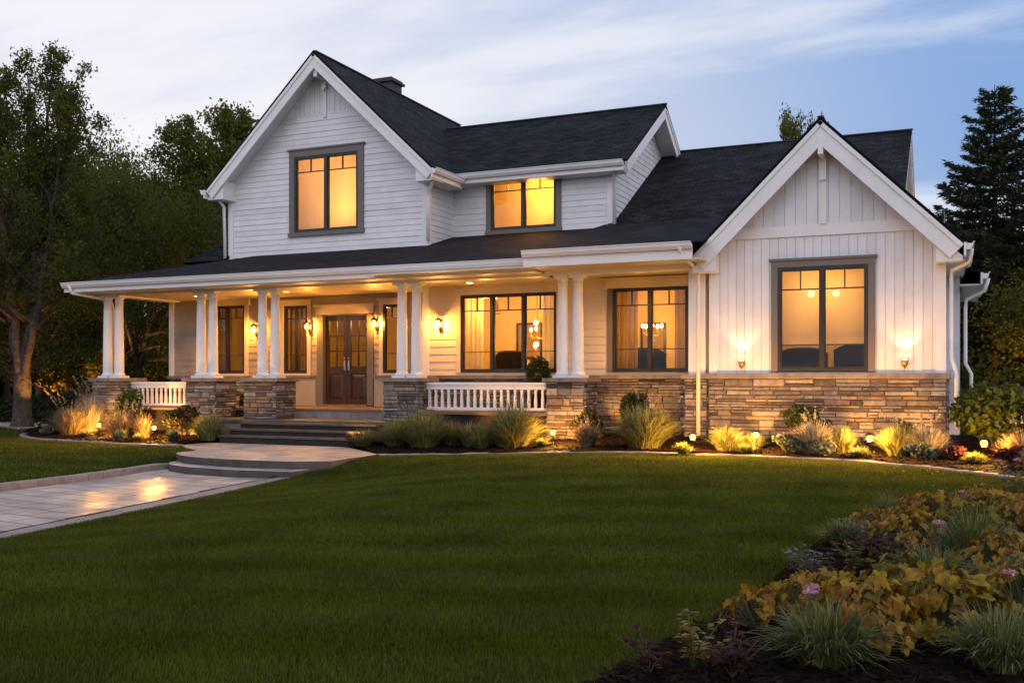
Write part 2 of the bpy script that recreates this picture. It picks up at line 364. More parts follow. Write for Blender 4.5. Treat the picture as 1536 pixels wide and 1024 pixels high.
def ground_z(x, y):
    z = lawn_z(x, y)
    return z
def bed_z(x, y):
    if y > 13.2 or x < -9: return lawn_z(x, y) + .05 + .10*ss(16.2, 18.5, y)
    return lawn_z(x, y) + .04 + .05*ss(-.9, .6, x)

# ------------------------------------------------------------------ ground
def make_ground():
    xs = np.concatenate([[-400,-200,-100,-60,-45,-36], np.arange(-30, 8.01, .25), [12,20,35,60,120,300]])
    ys = np.concatenate([[-120,-60,-30,-15,-6], np.arange(-2, 24.01, .25), [27,32,40,60,100,200,500]])
    V = []; nx, ny = len(xs), len(ys); rg = rngs(1)
    for y in ys:
        for x in xs:
            z = lawn_z(x, y)
            if -13.6 < x < -7.6 and y < 17.2 and (inside((x,y), PATHP) or inside((x-.2,y), PATHP) or inside((x+.2,y), PATHP) or inside((x,y-.25), PATHP)): z = -.42
            if inside((x,y), PATIO): z = -.42
            if -30 < x < 8: z += rg.uniform(-.006,.006)
            V.append((x,y,z))
    F = np.array([(j*nx+i, j*nx+i+1, (j+1)*nx+i+1, (j+1)*nx+i) for j in range(ny-1) for i in range(nx-1)])
    o = np_mesh('lawn', np.array(V), F, np.full(len(F), .5), SOIL); struct(o)
    # grass blades, denser close to where people look from
    rs = np.random.default_rng(5)
    pts = []
    def batch(n, x0, x1, y0, y1, h, wd):
        P = np.column_stack([rs.uniform(x0,x1,n), rs.uniform(y0,y1,n)])
        pts.append((P, h, wd))
    batch(190000, -5.4, -.8, 3.2, 7.0, .034, .0034)
    batch(130000, -9.4, -5.4, 2.5, 7.0, .035, .0048)
    batch(210000, -9.8, -.4, 7.0, 10.5, .035, .0050)
    batch(170000, -10.2, 1.2, 10.5, 13.5, .036, .0064)
    batch(110000, -10.2, 2.4, 13.5, 16.6, .036, .0078)
    batch(50000, .8, 5.5, 4, 14, .036, .0075)
    batch(80000, -22, -12.5, 9, 17.5, .038, .011)
    batch(34000, -34, -18, 14, 27, .05, .02)
    polys = [PATIO, PATHP, BED_R, BED_L, BED_F, DRIVE]
    Vs = []; Rn = []; base = 0
    for P, h, wd in pts:
        keep = np.ones(len(P), bool)
        for poly in polys:
            c = np.zeros(len(P), bool); n = len(poly)
            for i in range(n):
                x1,y1 = poly[i]; x2,y2 = poly[(i+1)%n]
                if y1 == y2: continue
                cr = ((y1 > P[:,1]) != (y2 > P[:,1])) & (P[:,0] < (x2-x1)*(P[:,1]-y1)/(y2-y1)+x1)
                c ^= cr
            keep &= ~c
        for (seg, dist) in ((KERBLINE_R, .17), (KERBLINE_L, .17), (EDGE_R, .20), (EDGE_L, .14)):
            S = np.array(seg)
            for a, b in zip(S[:-1], S[1:]):
                ab = b-a; t = np.clip(((P-a)@ab)/(ab@ab+1e-9), 0, 1)
                keep &= np.hypot(*(P-(a+t[:,None]*ab)).T) > dist
        P = P[keep]; n = len(P)
        z = np.array([lawn_z(x,y) for x,y in P])
        ang = rs.uniform(0, 2*np.pi, n); hh = h*rs.uniform(.55,1.25,n); ww = wd*rs.uniform(.7,1.3,n)
        band = np.sign(np.sin((P[:,1]*.915-P[:,0]*.405)*2*np.pi/1.1)); lean = rs.uniform(.1,.85,n)*hh; la = np.where(rs.random(n) < .55, np.arctan2(.915*band, -.405*band)+rs.normal(0,.7,n), rs.uniform(0,2*np.pi,n))
        dx, dy = np.cos(ang)*ww, np.sin(ang)*ww
        v = np.empty((n,3,3))
        v[:,0] = np.column_stack([P[:,0]-dx,P[:,1]-dy,z-.005]); v[:,1] = np.column_stack([P[:,0]+dx,P[:,1]+dy,z-.005])
        v[:,2] = np.column_stack([P[:,0]+np.cos(la)*lean,P[:,1]+np.sin(la)*lean,z+hh])
        Vs.append(v.reshape(-1,3)); Rn.append(np.clip(rs.beta(2.2,2.6,n),0,1))
    V = np.concatenate(Vs); F = np.arange(len(V)).reshape(-1,3)
    g = np_mesh('grass', V, F, np.concatenate(Rn), GRASS); struct(g, 'stuff')
    g['label'] = 'short mown dark green lawn grass'
DRIVE = [(-23.6,19.6),(-23.9,21.2),(-26.6,22.6),(-40,22.6),(-40,21.4),(-27,21.2),(-25,20.3)]
KERBLINE_R = [(-9.72,13.6),(-9.92,13.0),(-9.40,10.2),(-8.88,7.25),(-8.30,4),(-7.75,0)]
KERBLINE_L = [(-13.1,14.35),(-13.02,13.6),(-12.76,12),(-12.64,10),(-12.49,7),(-12.34,0)]
def ribbon_blocks(mb, line, wd, zf, h, L=.3, seed=0, gap=.008):
    rg = rngs(seed); pts = [Vector((x,y,0)) for x,y in line]; ds = [0]
    for a, b in zip(pts[:-1], pts[1:]): ds.append(ds[-1]+(b-a).length)
    def at(s):
        for i in range(len(ds)-1):
            if s <= ds[i+1]: return pts[i].lerp(pts[i+1], (s-ds[i])/max(1e-6, ds[i+1]-ds[i]))
        return pts[-1]
    s = 0
    while s < ds[-1]-.05:
        e = min(ds[-1], s + L*rg.uniform(.85,1.15)); a = at(s+gap/2); b = at(e-gap/2); d = (b-a).normalized(); sd = Vector((-d.y,d.x,0))*wd/2
        z0, z1 = zf(a.x,a.y), zf(b.x,b.y); j = rg.uniform(-.004,.004); ins = .010
        v = []
        for p, z in ((a,z0),(b,z1)):
            for k in (-1,1): v.append(p+sd*k+Vector((0,0,z-.12)))
        for p, z in ((a,z0),(b,z1)):
            for k in (-1,1): v.append(p+sd*k+Vector((0,0,z+h-ins+j)))
        for p, z, q in ((a,z0,d),(b,z1,-d)):
            for k in (-1,1): v.append(p+q*ins+sd*k*(1-2*ins/wd)+Vector((0,0,z+h+j)))
        mb.raw(v, [(0,1,5,4),(1,3,7,5),(3,2,6,7),(2,0,4,6),(4,5,9,8),(5,7,11,9),(7,6,10,11),(6,4,8,10),(8,9,11,10)], rg.random())
        s = e
def hardscape():
    def paved(o):
        o.data.materials.append(EDGE_DARK)
        for p in o.data.polygons: p.material_index = 0 if p.normal.z > .5 else 1
        return struct(o)
    mb = MB(); mb.prism(PATIO, -.4, .03); paved(mb.build('patio', PAVER))
    mb = MB(); mb.prism([(-12.95,13.95),(-12.6,13.55),(-11.9,13.25),(-10.9,13.14),(-9.75,13.24),(-9.75,14.2),(-12.9,14.5)], -.4, -.10); paved(mb.build('path_step', PAVER))
    mb = MB(); mb.prism(PATHP, -.4, -.22); struct(mb.build('path', PAVER))
    mb = MB(); ribbon_blocks(mb, KERBLINE_R, .26, lambda x,y: -.22, .025, .6, 3); struct(mb.build('path_kerb', KERB)); mb = MB(); ribbon_blocks(mb, [(x-.19,y) for x,y in KERBLINE_R], .10, lambda x,y: -.22, .02, .5, 8); struct(mb.build('path_kerb', RISER))
    mb = MB(); ribbon_blocks(mb, KERBLINE_L, .20, lambda x,y: -.22, .10, .32, 4); struct(mb.build('path_kerb', KERB))
    mb = MB(); ribbon_blocks(mb, EDGE_R, .30, lawn_z, .035, .26, 5); struct(mb.build('bed_kerb', KERB))
    mb = MB(); ribbon_blocks(mb, EDGE_L, .20, lawn_z, .045, .26, 6); struct(mb.build('bed_kerb', KERB))
    mb = MB(); mb.prism(DRIVE, -.2, .03); struct(mb.build('drive', PAVER))
def bed(name, poly, zf, step, seed, nchip, box, chips=(.02,.05)):
    rg = rngs(seed); x0,x1,y0,y1 = box; xs = np.arange(x0,x1,step); ys = np.arange(y0,y1,step); idx = {}; mb = MB()
    for j, y in enumerate(ys):
        for i, x in enumerate(xs):
            if inside((x+step/2,y+step/2), poly):
                q = []
                for (a,b) in ((i,j),(i+1,j),(i+1,j+1),(i,j+1)):
                    k = (a,b)
                    if k not in idx:
                        px, py = x0+a*step, y0+b*step; idx[k] = len(mb.v); mb.v.append((px,py,zf(px,py)+rg.uniform(-.012,.012)))
                    q.append(idx[k])
                mb.f.append(tuple(q)); mb.r.append(rg.uniform(.1,.5))
    n = 0
    while n < nchip:
        x, y = rg.uniform(x0,x1), rg.uniform(y0,y1)
        if not inside((x,y), poly): continue
        n += 1; z = zf(x,y)+rg.uniform(.0,.02); l = rg.uniform(*chips); wd = l*rg.uniform(.2,.45); a = rg.uniform(0,6.28); t = rg.uniform(-.35,.35)
        c, s_ = math.cos(a), math.sin(a); dz = math.sin(t)*l
        P = [(x-c*l-s_*wd, y-s_*l+c*wd, z-dz), (x+c*l-s_*wd, y+s_*l+c*wd, z+dz), (x+c*l+s_*wd, y+s_*l-c*wd, z+dz), (x-c*l+s_*wd, y-s_*l-c*wd, z-dz)]
        T = [(a_[0],a_[1],a_[2]+.008) for a_ in P]
        mb.raw(P+T, [(4,5,6,7),(0,1,5,4),(1,2,6,5),(2,3,7,6),(3,0,4,7)], rg.random())
    struct(mb.build(name, MULCH))
make_ground(); hardscape()
bed('mulch', BED_R, bed_z, .16, 11, 6500, (-11,6,12,22), (.015,.045))
bed('mulch', BED_L, bed_z, .16, 12, 3500, (-22,-14.4,15.5,21), (.015,.045))
bed('mulch', BED_F, bed_z, .07, 13, 11000, (-2.3,3,2.5,12.2), (.010,.03))

# ------------------------------------------------------------------ house
def clip(poly, a, b, c):
    out = []; n = len(poly)
    for i in range(n):
        p, q = poly[i], poly[(i+1) % n]; dp = a*p[0]+b*p[1]-c; dq = a*q[0]+b*q[1]-c
        if dp <= 0: out.append(p)
        if (dp < 0 < dq) or (dq < 0 < dp):
            t = dp/(dp-dq); out.append(tuple(p[k]+t*(q[k]-p[k]) for k in range(3)))
    return out
def lap_wall(mb, T, u0, u1, z0, z1, holes=(), clips=(), course=.14, lap=.014, seed=0):
    """horizontal lap boards as real overlapping courses; T maps (u, z, out) to the world"""
    rg = rngs(seed); zc = z0
    while zc < z1-1e-4:
        zt = min(zc+course, z1); joints = [u0]; u = u0+rg.uniform(.8,3.6)
        while u < u1-.5: joints.append(u); u += rg.uniform(2.4,3.8)
        joints.append(u1)
        for ja, jb in zip(joints[:-1], joints[1:]):
            r = rg.random(); jit = rg.uniform(-.003,.003)
            us = sorted({ja, jb} | {h for q in holes for h in q[:2] if ja < h < jb})
            zs = sorted({zc, zt} | {h for q in holes for h in q[2:] if zc < h < zt})
            for a, b in zip(us[:-1], us[1:]):
                for c, d in zip(zs[:-1], zs[1:]):
                    mu, mz = (a+b)/2, (c+d)/2
                    if any(q[0] < mu < q[1] and q[2] < mz < q[3] for q in holes): continue
                    f = lambda z: lap*(1-(z-zc)/course)+jit
                    P = [(a,c,f(c)),(b,c,f(c)),(b,d,f(d)),(a,d,f(d))]
                    B = [(a,c,-.02),(b,c,-.02),(b,c,f(c)),(a,c,f(c))] if c == zc else None
                    for Q in (P, B):
                        if Q is None: continue
                        for k in clips: Q = clip(Q, *k) if len(Q) > 2 else Q
                        if len(Q) > 2: mb.face([T(*p) for p in Q], r)
        zc = zt
def vert_wall(mb, T, u0, u1, z0, z1, holes=(), clips=(), wd=.152, gap=.011, seed=0):
    """vertical grooved boards over a backing sheet"""
    rg = rngs(seed)
    def put(a, b, c, d, dep, r, sides=False):
        P = [(a,c,dep),(b,c,dep),(b,d,dep),(a,d,dep)]
        Qs = [P]
        if sides: Qs += [[(a,c,-.014),(a,c,dep),(a,d,dep),(a,d,-.014)], [(b,c,dep),(b,c,-.014),(b,d,-.014),(b,d,dep)]]
        for Q in Qs:
            for k in clips: Q = clip(Q, *k) if len(Q) > 2 else Q
            if len(Q) > 2: mb.face([T(*p) for p in Q], r)
    def cells(a0, b0, dep, r, sides):
        us = sorted({a0, b0} | {h for q in holes for h in q[:2] if a0 < h < b0}); zs = sorted({z0, z1} | {h for q in holes for h in q[2:] if z0 < h < z1})
        for a, b in zip(us[:-1], us[1:]):
            for c, d in zip(zs[:-1], zs[1:]):
                mu, mz = (a+b)/2, (c+d)/2
                if any(q[0] < mu < q[1] and q[2] < mz < q[3] for q in holes): continue
                put(a, b, c, d, dep, r, sides)
    cells(u0, u1, -.014, .0, False)
    u = u0
    while u < u1-.01:
        e = min(u+wd, u1); cells(u+gap/2, e-gap/2, rg.uniform(-.002,.003), rg.random(), True); u = e
def FRONT(Y): return lambda u, z, d: (u, Y-d, z)
def RIGHT(X): return lambda u, z, d: (X+d, u, z)
def stone_face(mb, P0, U, Nn, wd, z0, z1, seed, dep=.03):
    rg = rngs(seed); P0 = Vector(P0); U = Vector(U); Nn = Vector(Nn)
    def pt(u, z, d): return P0 + U*u + Nn*d + Vector((0,0,z))
    mb.face([pt(0,z0,0),pt(wd,z0,0),pt(wd,z1,0),pt(0,z1,0)], 0)
    z = z0
    while z < z1-.02:
        h = min(rg.choice((.045,.06,.07,.085,.105,.13,.15)), z1-z)
        if z1-z-h < .03: h = z1-z
        u = -rg.uniform(0,.2)
        while u < wd:
            l = rg.uniform(.14,.58); a, b = max(0,u), min(wd,u+l)
            if b-a > .03:
                sub = [(z, z+h)]
                if h > .10 and rg.random() < .55: k = z+h*rg.uniform(.4,.6); sub = [(z,k),(k,z+h)]
                for c, d in sub:
                    g = .005; t = dep*rg.uniform(.35,1.25); i = min(.014, (d-c)*.22)
                    j = lambda: rg.uniform(-.011,.009)*min(1,(d-c)/.07)
                    v = [pt(a+g,c+g,0),pt(b-g,c+g,0),pt(b-g,d-g,0),pt(a+g,d-g,0), pt(a+g+i,c+g+i+j(),t+j()),pt(b-g-i,c+g+i+j(),t+j()),pt(b-g-i,d-g-i+j(),t+j()),pt(a+g+i,d-g-i+j(),t+j())]
                    mb.raw(v, [(4,5,6,7),(0,1,5,4),(1,2,6,5),(2,3,7,6),(3,0,4,7)], rg.random())
            u += l
        z += h
house = thing('house', 'large white two storey farmhouse with dark shingle roofs, porch and lit windows', 'house', (-9, 19, 0))
HM = Matrix.Translation((9, -19, 0))
def H(mb, name, mat, parent=None, smooth=False):
    o = mb.build(name, mat, None, smooth)
    o.parent = parent or house; o.matrix_parent_inverse = HM
    if parent: o.matrix_parent_inverse = Matrix.Identity(4)
    return o

# --- walls
DY, WY, GY, UY, VY = 21.1, 20.1, 21.1, 22.5, 18.5    # door wall, parlour wall, gable wall, upper wall, wing wall
win = dict(left=(-18.2,-17.02,1.54,3.33,DY), narrow=(-15.76,-15.04,1.54,3.27,DY), side=(-12.80,-12.34,1.54,3.22,DY),
           triple=(-10.16,-7.84,1.54,3.28,WY), right=(-6.57,-4.95,1.54,3.30,WY), wing=(-2.91,-1.36,1.53,3.41,VY),
           gable=(-15.43,-13.52,5.13,7.06,GY), upper=(-10.53,-8.79,5.08,6.39,UY))
def hole(k): return win[k][:4]
DOOR = (-14.57,-13.23,.73,3.02)
GSL, GPK, GX = .94, 9.53, -14.5
WSL, WPK, WX = 1.0, 5.98, -2.12
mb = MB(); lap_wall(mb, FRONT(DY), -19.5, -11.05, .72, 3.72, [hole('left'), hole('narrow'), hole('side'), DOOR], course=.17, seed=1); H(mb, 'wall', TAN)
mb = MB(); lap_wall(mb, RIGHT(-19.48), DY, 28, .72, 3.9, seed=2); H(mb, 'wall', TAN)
mb = MB(); lap_wall(mb, FRONT(WY), -11.1, -4.1, 1.45, 3.72, [hole('triple'), hole('right')], course=.17, seed=3); H(mb, 'wall', CREAM)
mb = MB(); mb.box((-11.12,WY+.001,.5),(-11.08,DY,3.7)); H(mb, 'wall', CREAM)
cl = [(GSL, 1, GPK-.22+GSL*GX), (-GSL, 1, GPK-.22-GSL*GX)]
mb = MB(); lap_wall(mb, FRONT(GY), -17.5, -11.6, 4.3, 8.12, [hole('gable')], cl, seed=4); H(mb, 'wall', WHITE_SIDING_B)
mb = MB(); vert_wall(mb, FRONT(GY), -16.2, -12.8, 8.12, 9.4, (), cl, seed=5)
mb.box((GX-.045,GY-.05,8.0),(GX+.045,GY+.01,9.25)); H(mb, 'wall', WHITE_SIDING_B)
mb = MB(); lap_wall(mb, RIGHT(-11.6), GY, 25, 4.3, 6.3, seed=6); H(mb, 'wall', WHITE_SIDING)
mb = MB(); lap_wall(mb, lambda u,z,d: (-17.5-d, u, z), GY, 28, 4.0, 6.4, seed=6); H(mb, 'wall', WHITE_SIDING)
mb = MB(); lap_wall(mb, FRONT(UY), -11.6, -7.35, 4.7, 6.42, [hole('upper')], seed=7); H(mb, 'wall', WHITE_SIDING_B)
USL, UPK, URY = .62, 8.56, 25.4
mb = MB(); lap_wall(mb, RIGHT(-7.35), UY, 28.3, 4.7, 8.5, (), [(USL,1,UPK-.2+USL*URY), (-USL,1,UPK-.2-USL*URY)], seed=8); H(mb, 'wall', WHITE_SIDING)
cl = [(WSL, 1, WPK-.22+WSL*WX), (-WSL, 1, WPK-.22-WSL*WX)]
mb = MB(); vert_wall(mb, FRONT(VY), -4.12, -.15, 1.45, 4.02, [hole('wing')], cl, seed=9)
vert_wall(mb, FRONT(VY), -4.12, -.15, 4.02, 5.8, (), cl, wd=.19, seed=10); H(mb, 'wall', WHITE_SIDING_B)
mb = MB(); lap_wall(mb, RIGHT(-.15), VY, 27, .2, 4.3, seed=11); H(mb, 'wall', WHITE_SIDING)
mb = MB(); mb.box((-4.13,VY+.002,.2),(-4.10,WY+.1,3.8)); H(mb, 'wall', WHITE_SIDING)
mb = MB()  # rear mass that the main roof sits on
for a, b in (((-7.3,27,.2),(-1.2,32,5.0)), ((-19,27,.2),(-7.4,30,5.6)), ((-1.3,24.5,.2),(-.15,27,4.4))): mb = MB(); mb.box(a, b); H(mb, 'wall', WHITE_SIDING)
mb = MB(); lap_wall(mb, RIGHT(-1.35), 22.6, 31.4, 4.0, 7.6, (), [(.58,1,7.6+.58*27.07-.2),(-.58,1,7.6-.58*27.07-.2)], seed=12); H(mb, 'wall', WHITE_SIDING)
# bump-out behind the wing
mb = MB(); lap_wall(mb, RIGHT(.12), 21.4, 25.5, .3, 3.5, seed=13); lap_wall(mb, FRONT(21.4), -.15, .12, .3, 3.6, seed=14); H(mb, 'wall', WHITE_SIDING)

# --- stone
def stone_part(faces, name='stone_wall'):
    mb = MB()
    for i, f in enumerate(faces): stone_face(mb, *f)
    return H(mb, name, STONE)
stone_part([((-4.17,VY-.06,0),(1,0,0),(0,-1,0),4.07,.02,1.40,21), ((-.10,VY-.06,0),(0,1,0),(1,0,0),4.0,.02,1.40,22)])
mb = MB(); mb.box((-4.24,VY-.13,1.40),(-.04,VY-.002,1.50)); H(mb, 'stone_cap', CAP); mb = MB(); mb.box((-.148,VY-.001,1.40),(-.04,VY+5,1.50)); H(mb, 'stone_cap', CAP)
stone_part([((-11.12,WY-.05,0),(1,0,0),(0,-1,0),7.0,.1,1.40,23)])
mb = MB(); mb.box((-11.16,WY-.13,1.40),(-4.12,WY-.001,1.48)); H(mb, 'stone_cap', CAP)
stone_part([((-19.52,DY-.05,0),(1,0,0),(0,-1,0),3.4,.6,1.40,24)])
for a, b, y, z0, z1 in ((-19.58,-16.1,.12,1.40,1.48),(-15.95,-14.78,.09,1.432,1.49),(-13.05,-11.14,.09,1.432,1.49)): mb = MB(); mb.box((a,DY-y,z0),(b,DY-.001,z1)); H(mb, 'stone_cap', CAP)
# smooth lower panel beside the door
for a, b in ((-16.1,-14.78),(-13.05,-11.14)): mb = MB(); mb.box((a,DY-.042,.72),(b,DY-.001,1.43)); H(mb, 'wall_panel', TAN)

# --- corner and band boards
mb = MB()
for a, b in [((-17.56,GY-.035,4.2),(-17.40,GY+.1,6.35)), ((-11.70,GY-.035,4.5),(-11.54,GY+.12,6.30)), ((-7.50,UY-.035,4.8),(-7.32,UY+.12,6.4)),
             ((-11.14,WY-.04,1.48),(-10.98,WY+.05,3.72)), ((-19.58,DY-.04,1.48),(-19.42,DY+.1,3.72)), ((-.27,VY-.035,1.50),(-.11,VY+.1,4.0)), ((-4.16,VY-.035,1.50),(-4.02,VY+.0,4.0))]: mb = MB(); mb.box(a, b); H(mb, 'corner_board', TRIM)
mb = MB(); mb.box((-4.02,VY-.03,3.96),(-.27,VY-.003,4.16)); mb.box((WX-.06,VY-.055,4.16),(WX+.06,VY-.004,5.7)); H(mb, 'band_board', TRIM)

# --- windows
def window(k, ncol, head=None, casing=TAUPE, cw=.11, sill=True, trans=.27, bot=0, mull=.07, header=None, muntin=True):
    x0, x1, z0, z1, Y = win[k]; fw = .05
    mb = MB()
    def fr(a, c, b, d, y0=-.035, y1=.06): mb.box((a, Y+y0, c), (b, Y+y1, d))
    fr(x0, z0, x0+fw, z1); fr(x1-fw, z0, x1, z1); fr(x0+fw, z0, x1-fw, z0+fw); fr(x0+fw, z1-fw, x1-fw, z1)
    cw_ = (x1-x0-2*fw-(ncol-1)*mull)/ncol; panes = []
    for i in range(ncol):
        a = x0+fw+i*(cw_+mull); b = a+cw_
        if i < ncol-1: fr(b, z0+fw, b+mull, z1-fw, -.045)
        s = .022
        fr(a, z0+fw, a+s, z1-fw, -.015, .04); fr(b-s, z0+fw, b, z1-fw, -.015, .04); fr(a+s, z0+fw, b-s, z0+fw+s*1.4, -.015, .04); fr(a+s, z1-fw-s, b-s, z1-fw, -.015, .04)
        if trans:
            fr(a+s, z1-fw-trans-.024, b-s, z1-fw-trans, -.012, .035)
            if muntin: fr((a+b)/2-.011, z1-fw-trans, (a+b)/2+.011, z1-fw-s, -.012, .035)
        if bot: fr(a+s, z0+fw+bot, b-s, z0+fw+bot+.018, -.012, .035)
        panes.append((a+.01, b-.01))
    f = H(mb, 'window', DARK)
    for a, b in panes:
        g = MB(); g.face([(a,Y+.012,z0+fw),(b,Y+.012,z0+fw),(b,Y+.012,z1-fw),(a,Y+.012,z1-fw)]); g.face([(a,Y+.020,z0+fw),(a,Y+.020,z1-fw),(b,Y+.020,z1-fw),(b,Y+.020,z0+fw)])
        H(g, 'glass', GLASS, f)
    c = MB(); p = .05
    c.box((x0-cw,Y-p,z0),(x0-.002,Y+.03,z1)); H(c, 'casing', casing, f); c = MB(); c.box((x1+.002,Y-p,z0),(x1+cw,Y+.03,z1)); H(c, 'casing', casing, f); c = MB()
    hh = head or cw
    if header is None: c.box((x0-cw,Y-p-.004,z1+.002),(x1+cw,Y+.03,z1+hh)); c.box((x0-cw-.04,Y-p-.03,z1+hh+.002),(x1+cw+.04,Y+.03,z1+hh+.045)); H(c, 'head_casing', casing, f)
    if header is not None:
        c = MB(); c.box((x0-cw-.05,Y-p-.01,z1+.002),(x1+cw+.05,Y+.03,z1+header)); c.box((x0-cw-.09,Y-p-.04,z1+header+.002),(x1+cw+.09,Y+.03,z1+header+.05)); H(c, 'header', CREAM, f)
    if sill:
        c = MB(); c.box((x0-cw-.02,Y-p-.03,z0-.10),(x1+cw+.02,Y+.03,z0-.002)); H(c, 'sill', casing, f)
    return f
window('left', 2, bot=.42, casing=CREAM, header=.17); window('narrow', 2, bot=.42, casing=CREAM, mull=.03); window('side', 1, bot=.42, casing=CREAM)
window('triple', 3, bot=.40, header=.17, casing=CREAM, sill=False, trans=.30); window('right', 2, bot=.42, header=.17, sill=False, trans=.30)
window('wing', 2, bot=.42, cw=.115, sill=False, trans=.34); window('gable', 2, cw=.16, trans=.33, mull=.10); window('upper', 2, cw=.13, trans=.28, mull=.09)

# --- front door
x0, x1, z0, z1 = DOOR
d_ = MB(); Y = DY+.06
xm = (x0+x1)/2
doorset = None
for a, b, hx in ((x0+.03,xm-.004,xm-.06),(xm+.004,x1-.03,xm+.06)):
    m_ = MB(); st = .10; zb = z0+.98; zt = z1-.16; zl = z0+.14; zp = z0+.80
    m_.box((a,Y,z0+.03),(a+st,Y+.05,z1-.03)); m_.box((b-st,Y,z0+.03),(b,Y+.05,z1-.03))
    m_.box((a+st,Y,z0+.03),(b-st,Y+.05,zl)); m_.box((a+st,Y,zp),(b-st,Y+.05,zb)); m_.box((a+st,Y,zt),(b-st,Y+.05,z1-.03))
    m_.box((a+st,Y+.025,zl),(b-st,Y+.045,zp))
    v = [(a+st+.03,Y+.025,zl+.03),(b-st-.03,Y+.025,zl+.03),(b-st-.03,Y+.025,zp-.03),(a+st+.03,Y+.025,zp-.03),(a+st+.08,Y+.004,zl+.08),(b-st-.08,Y+.004,zl+.08),(b-st-.08,Y+.004,zp-.08),(a+st+.08,Y+.004,zp-.08)]
    m_.raw(v, [(4,5,6,7),(0,1,5,4),(1,2,6,5),(2,3,7,6),(3,0,4,7)])
    rows = 3; xm2 = (a+b)/2; m_.box((xm2-.014,Y+.004,zb),(xm2+.014,Y+.046,zt))
    for i in range(1, rows):
        zz = zb+(zt-zb)*i/rows; m_.box((a+st,Y+.006,zz-.014),(xm2-.014,Y+.044,zz+.014)); m_.box((xm2+.014,Y+.006,zz-.014),(b-st,Y+.044,zz+.014))
    leaf = H(m_, 'door', DOORWOOD)
    g = MB(); g.face([(a+st,Y+.03,zb),(b-st,Y+.03,zb),(b-st,Y+.03,zt),(a+st,Y+.03,zt)]); H(g, 'glass', GLASS, leaf)
    h = MB(); h.box((hx-.018,Y-.012,z0+.88),(hx+.018,Y-.001,z0+1.14)); h.tube([(hx,Y-.05,z0+.91),(hx,Y-.055,z0+1.02),(hx,Y-.03,z0+1.12)],.011,6); h.ball((hx,Y-.03,z0+1.19),.022); H(h, 'handle', NICKEL, leaf)
for a, b in (((x0-.16,DY-.06,.73),(x0+.02,DY+.12,z1)), ((x1-.02,DY-.06,.73),(x1+.16,DY+.12,z1)), ((x0+.02,DY-.03,z1-.03),(x1-.02,DY+.12,z1+.0))): c = MB(); c.box(a, b); H(c, 'door_casing', TAUPE)
c = MB(); c.box((x0-.18,DY-.09,z1+.003),(x1+.18,DY+.05,z1+.19)); c.box((x0-.23,DY-.13,z1+.192),(x1+.23,DY+.05,z1+.24)); H(c, 'door_header', CREAM)
c = MB(); c.box((x0-.02,DY-.14,.715),(x1+.02,DY+.12,.755)); H(c, 'threshold', CONC)

# --- roofs
def slab(mb, pts, th=.05):
    P = [Vector(p) for p in pts]; n = (P[1]-P[0]).cross(P[2]-P[0]).normalized()
    if n.z < 0: P.reverse(); n = -n
    hz = Vector((0,0,1)).cross(n)
    hz = hz.normalized() if hz.length > 1e-4 else Vector((1,0,0)); upd = n.cross(hz)
    uv = [(p.dot(hz), p.dot(upd)) for p in P]
    mb.face(P, .5, uv); B = [p-n*th for p in P]; mb.face(list(reversed(B)), .5, list(reversed(uv)))
    for i in range(len(P)):
        j = (i+1) % len(P); mb.face([B[i],B[j],P[j],P[i]], .5, [(0,0),(.1,0),(.1,.02),(0,.02)])
def roof(*polys):
    mb = MB()
    for p in polys: slab(mb, p)
    return H(mb, 'roof', SHINGLE)
e = 3.4; ez = GPK-e*GSL
roof([(GX-e,20.55,ez),(GX,20.55,GPK),(GX,28.6,GPK),(GX-e,28.6,ez)], [(GX+e,20.55,ez),(GX,20.55,GPK),(GX,28.6,GPK),(GX+e,28.6,ez)])
ue = UPK-3.4*USL
roof([(-13.9,22.0,ue),(-6.85,22.0,ue),(-6.85,URY,UPK),(-13.9,URY,UPK)], [(-13.9,28.8,ue),(-6.85,28.8,ue),(-6.85,URY,UPK),(-13.9,URY,UPK)])
roof([(-7.46,22.3,4.98),(-.95,22.3,4.98),(-.95,27.07,7.68),(-7.46,27.07,7.68)], [(-13,32.5,4.53),(-.95,32.5,4.53),(-.95,27.07,7.68),(-13,27.07,7.68)])
roof([(-19.9,17.9,3.75),(-7.5,17.9,3.75),(-7.5,22.6,5.02),(-15.2,22.6,5.02)], [(-19.9,17.9,3.75),(-15.2,22.6,5.02),(-15.2,27,5.02),(-19.9,27,3.75)])
roof([(-18.95,20.9,4.53),(-17.52,20.9,4.53),(-17.52,22.33,5.61)], [(-18.95,20.9,4.53),(-17.52,22.33,5.61),(-17.52,28,5.61),(-18.95,28,4.53)])
roof([(-7.56,17.6,3.86),(-4.1,17.6,3.86),(-4.1,22.5,5.06),(-7.56,22.5,5.06)])
we = 2.32; wz = WPK-we*WSL
roof([(WX-we,18.05,wz),(WX,18.05,WPK),(WX,25,WPK),(WX-we,25,wz)], [(WX+we,18.05,wz),(WX,18.05,WPK),(WX,25,WPK),(WX+we,25,wz)])
roof([(.50,21.1,3.45),(.50,25.8,3.45),(-.2,25.8,3.80),(-.2,21.1,3.80)])
# ridge caps
for a, b in (((GX,20.6,GPK+.004),(GX,28.6,GPK+.012)), ((-13.3,URY,UPK+.012),(-6.83,URY,UPK+.012)), ((-6.9,27.07,7.69),(-.93,27.07,7.69)), ((WX,18.1,WPK+.004),(WX,24.4,WPK+.012))): mb = MB(); mb.bar(a, b, .10, .03); H(mb, 'ridge_cap', DARKTRIM)
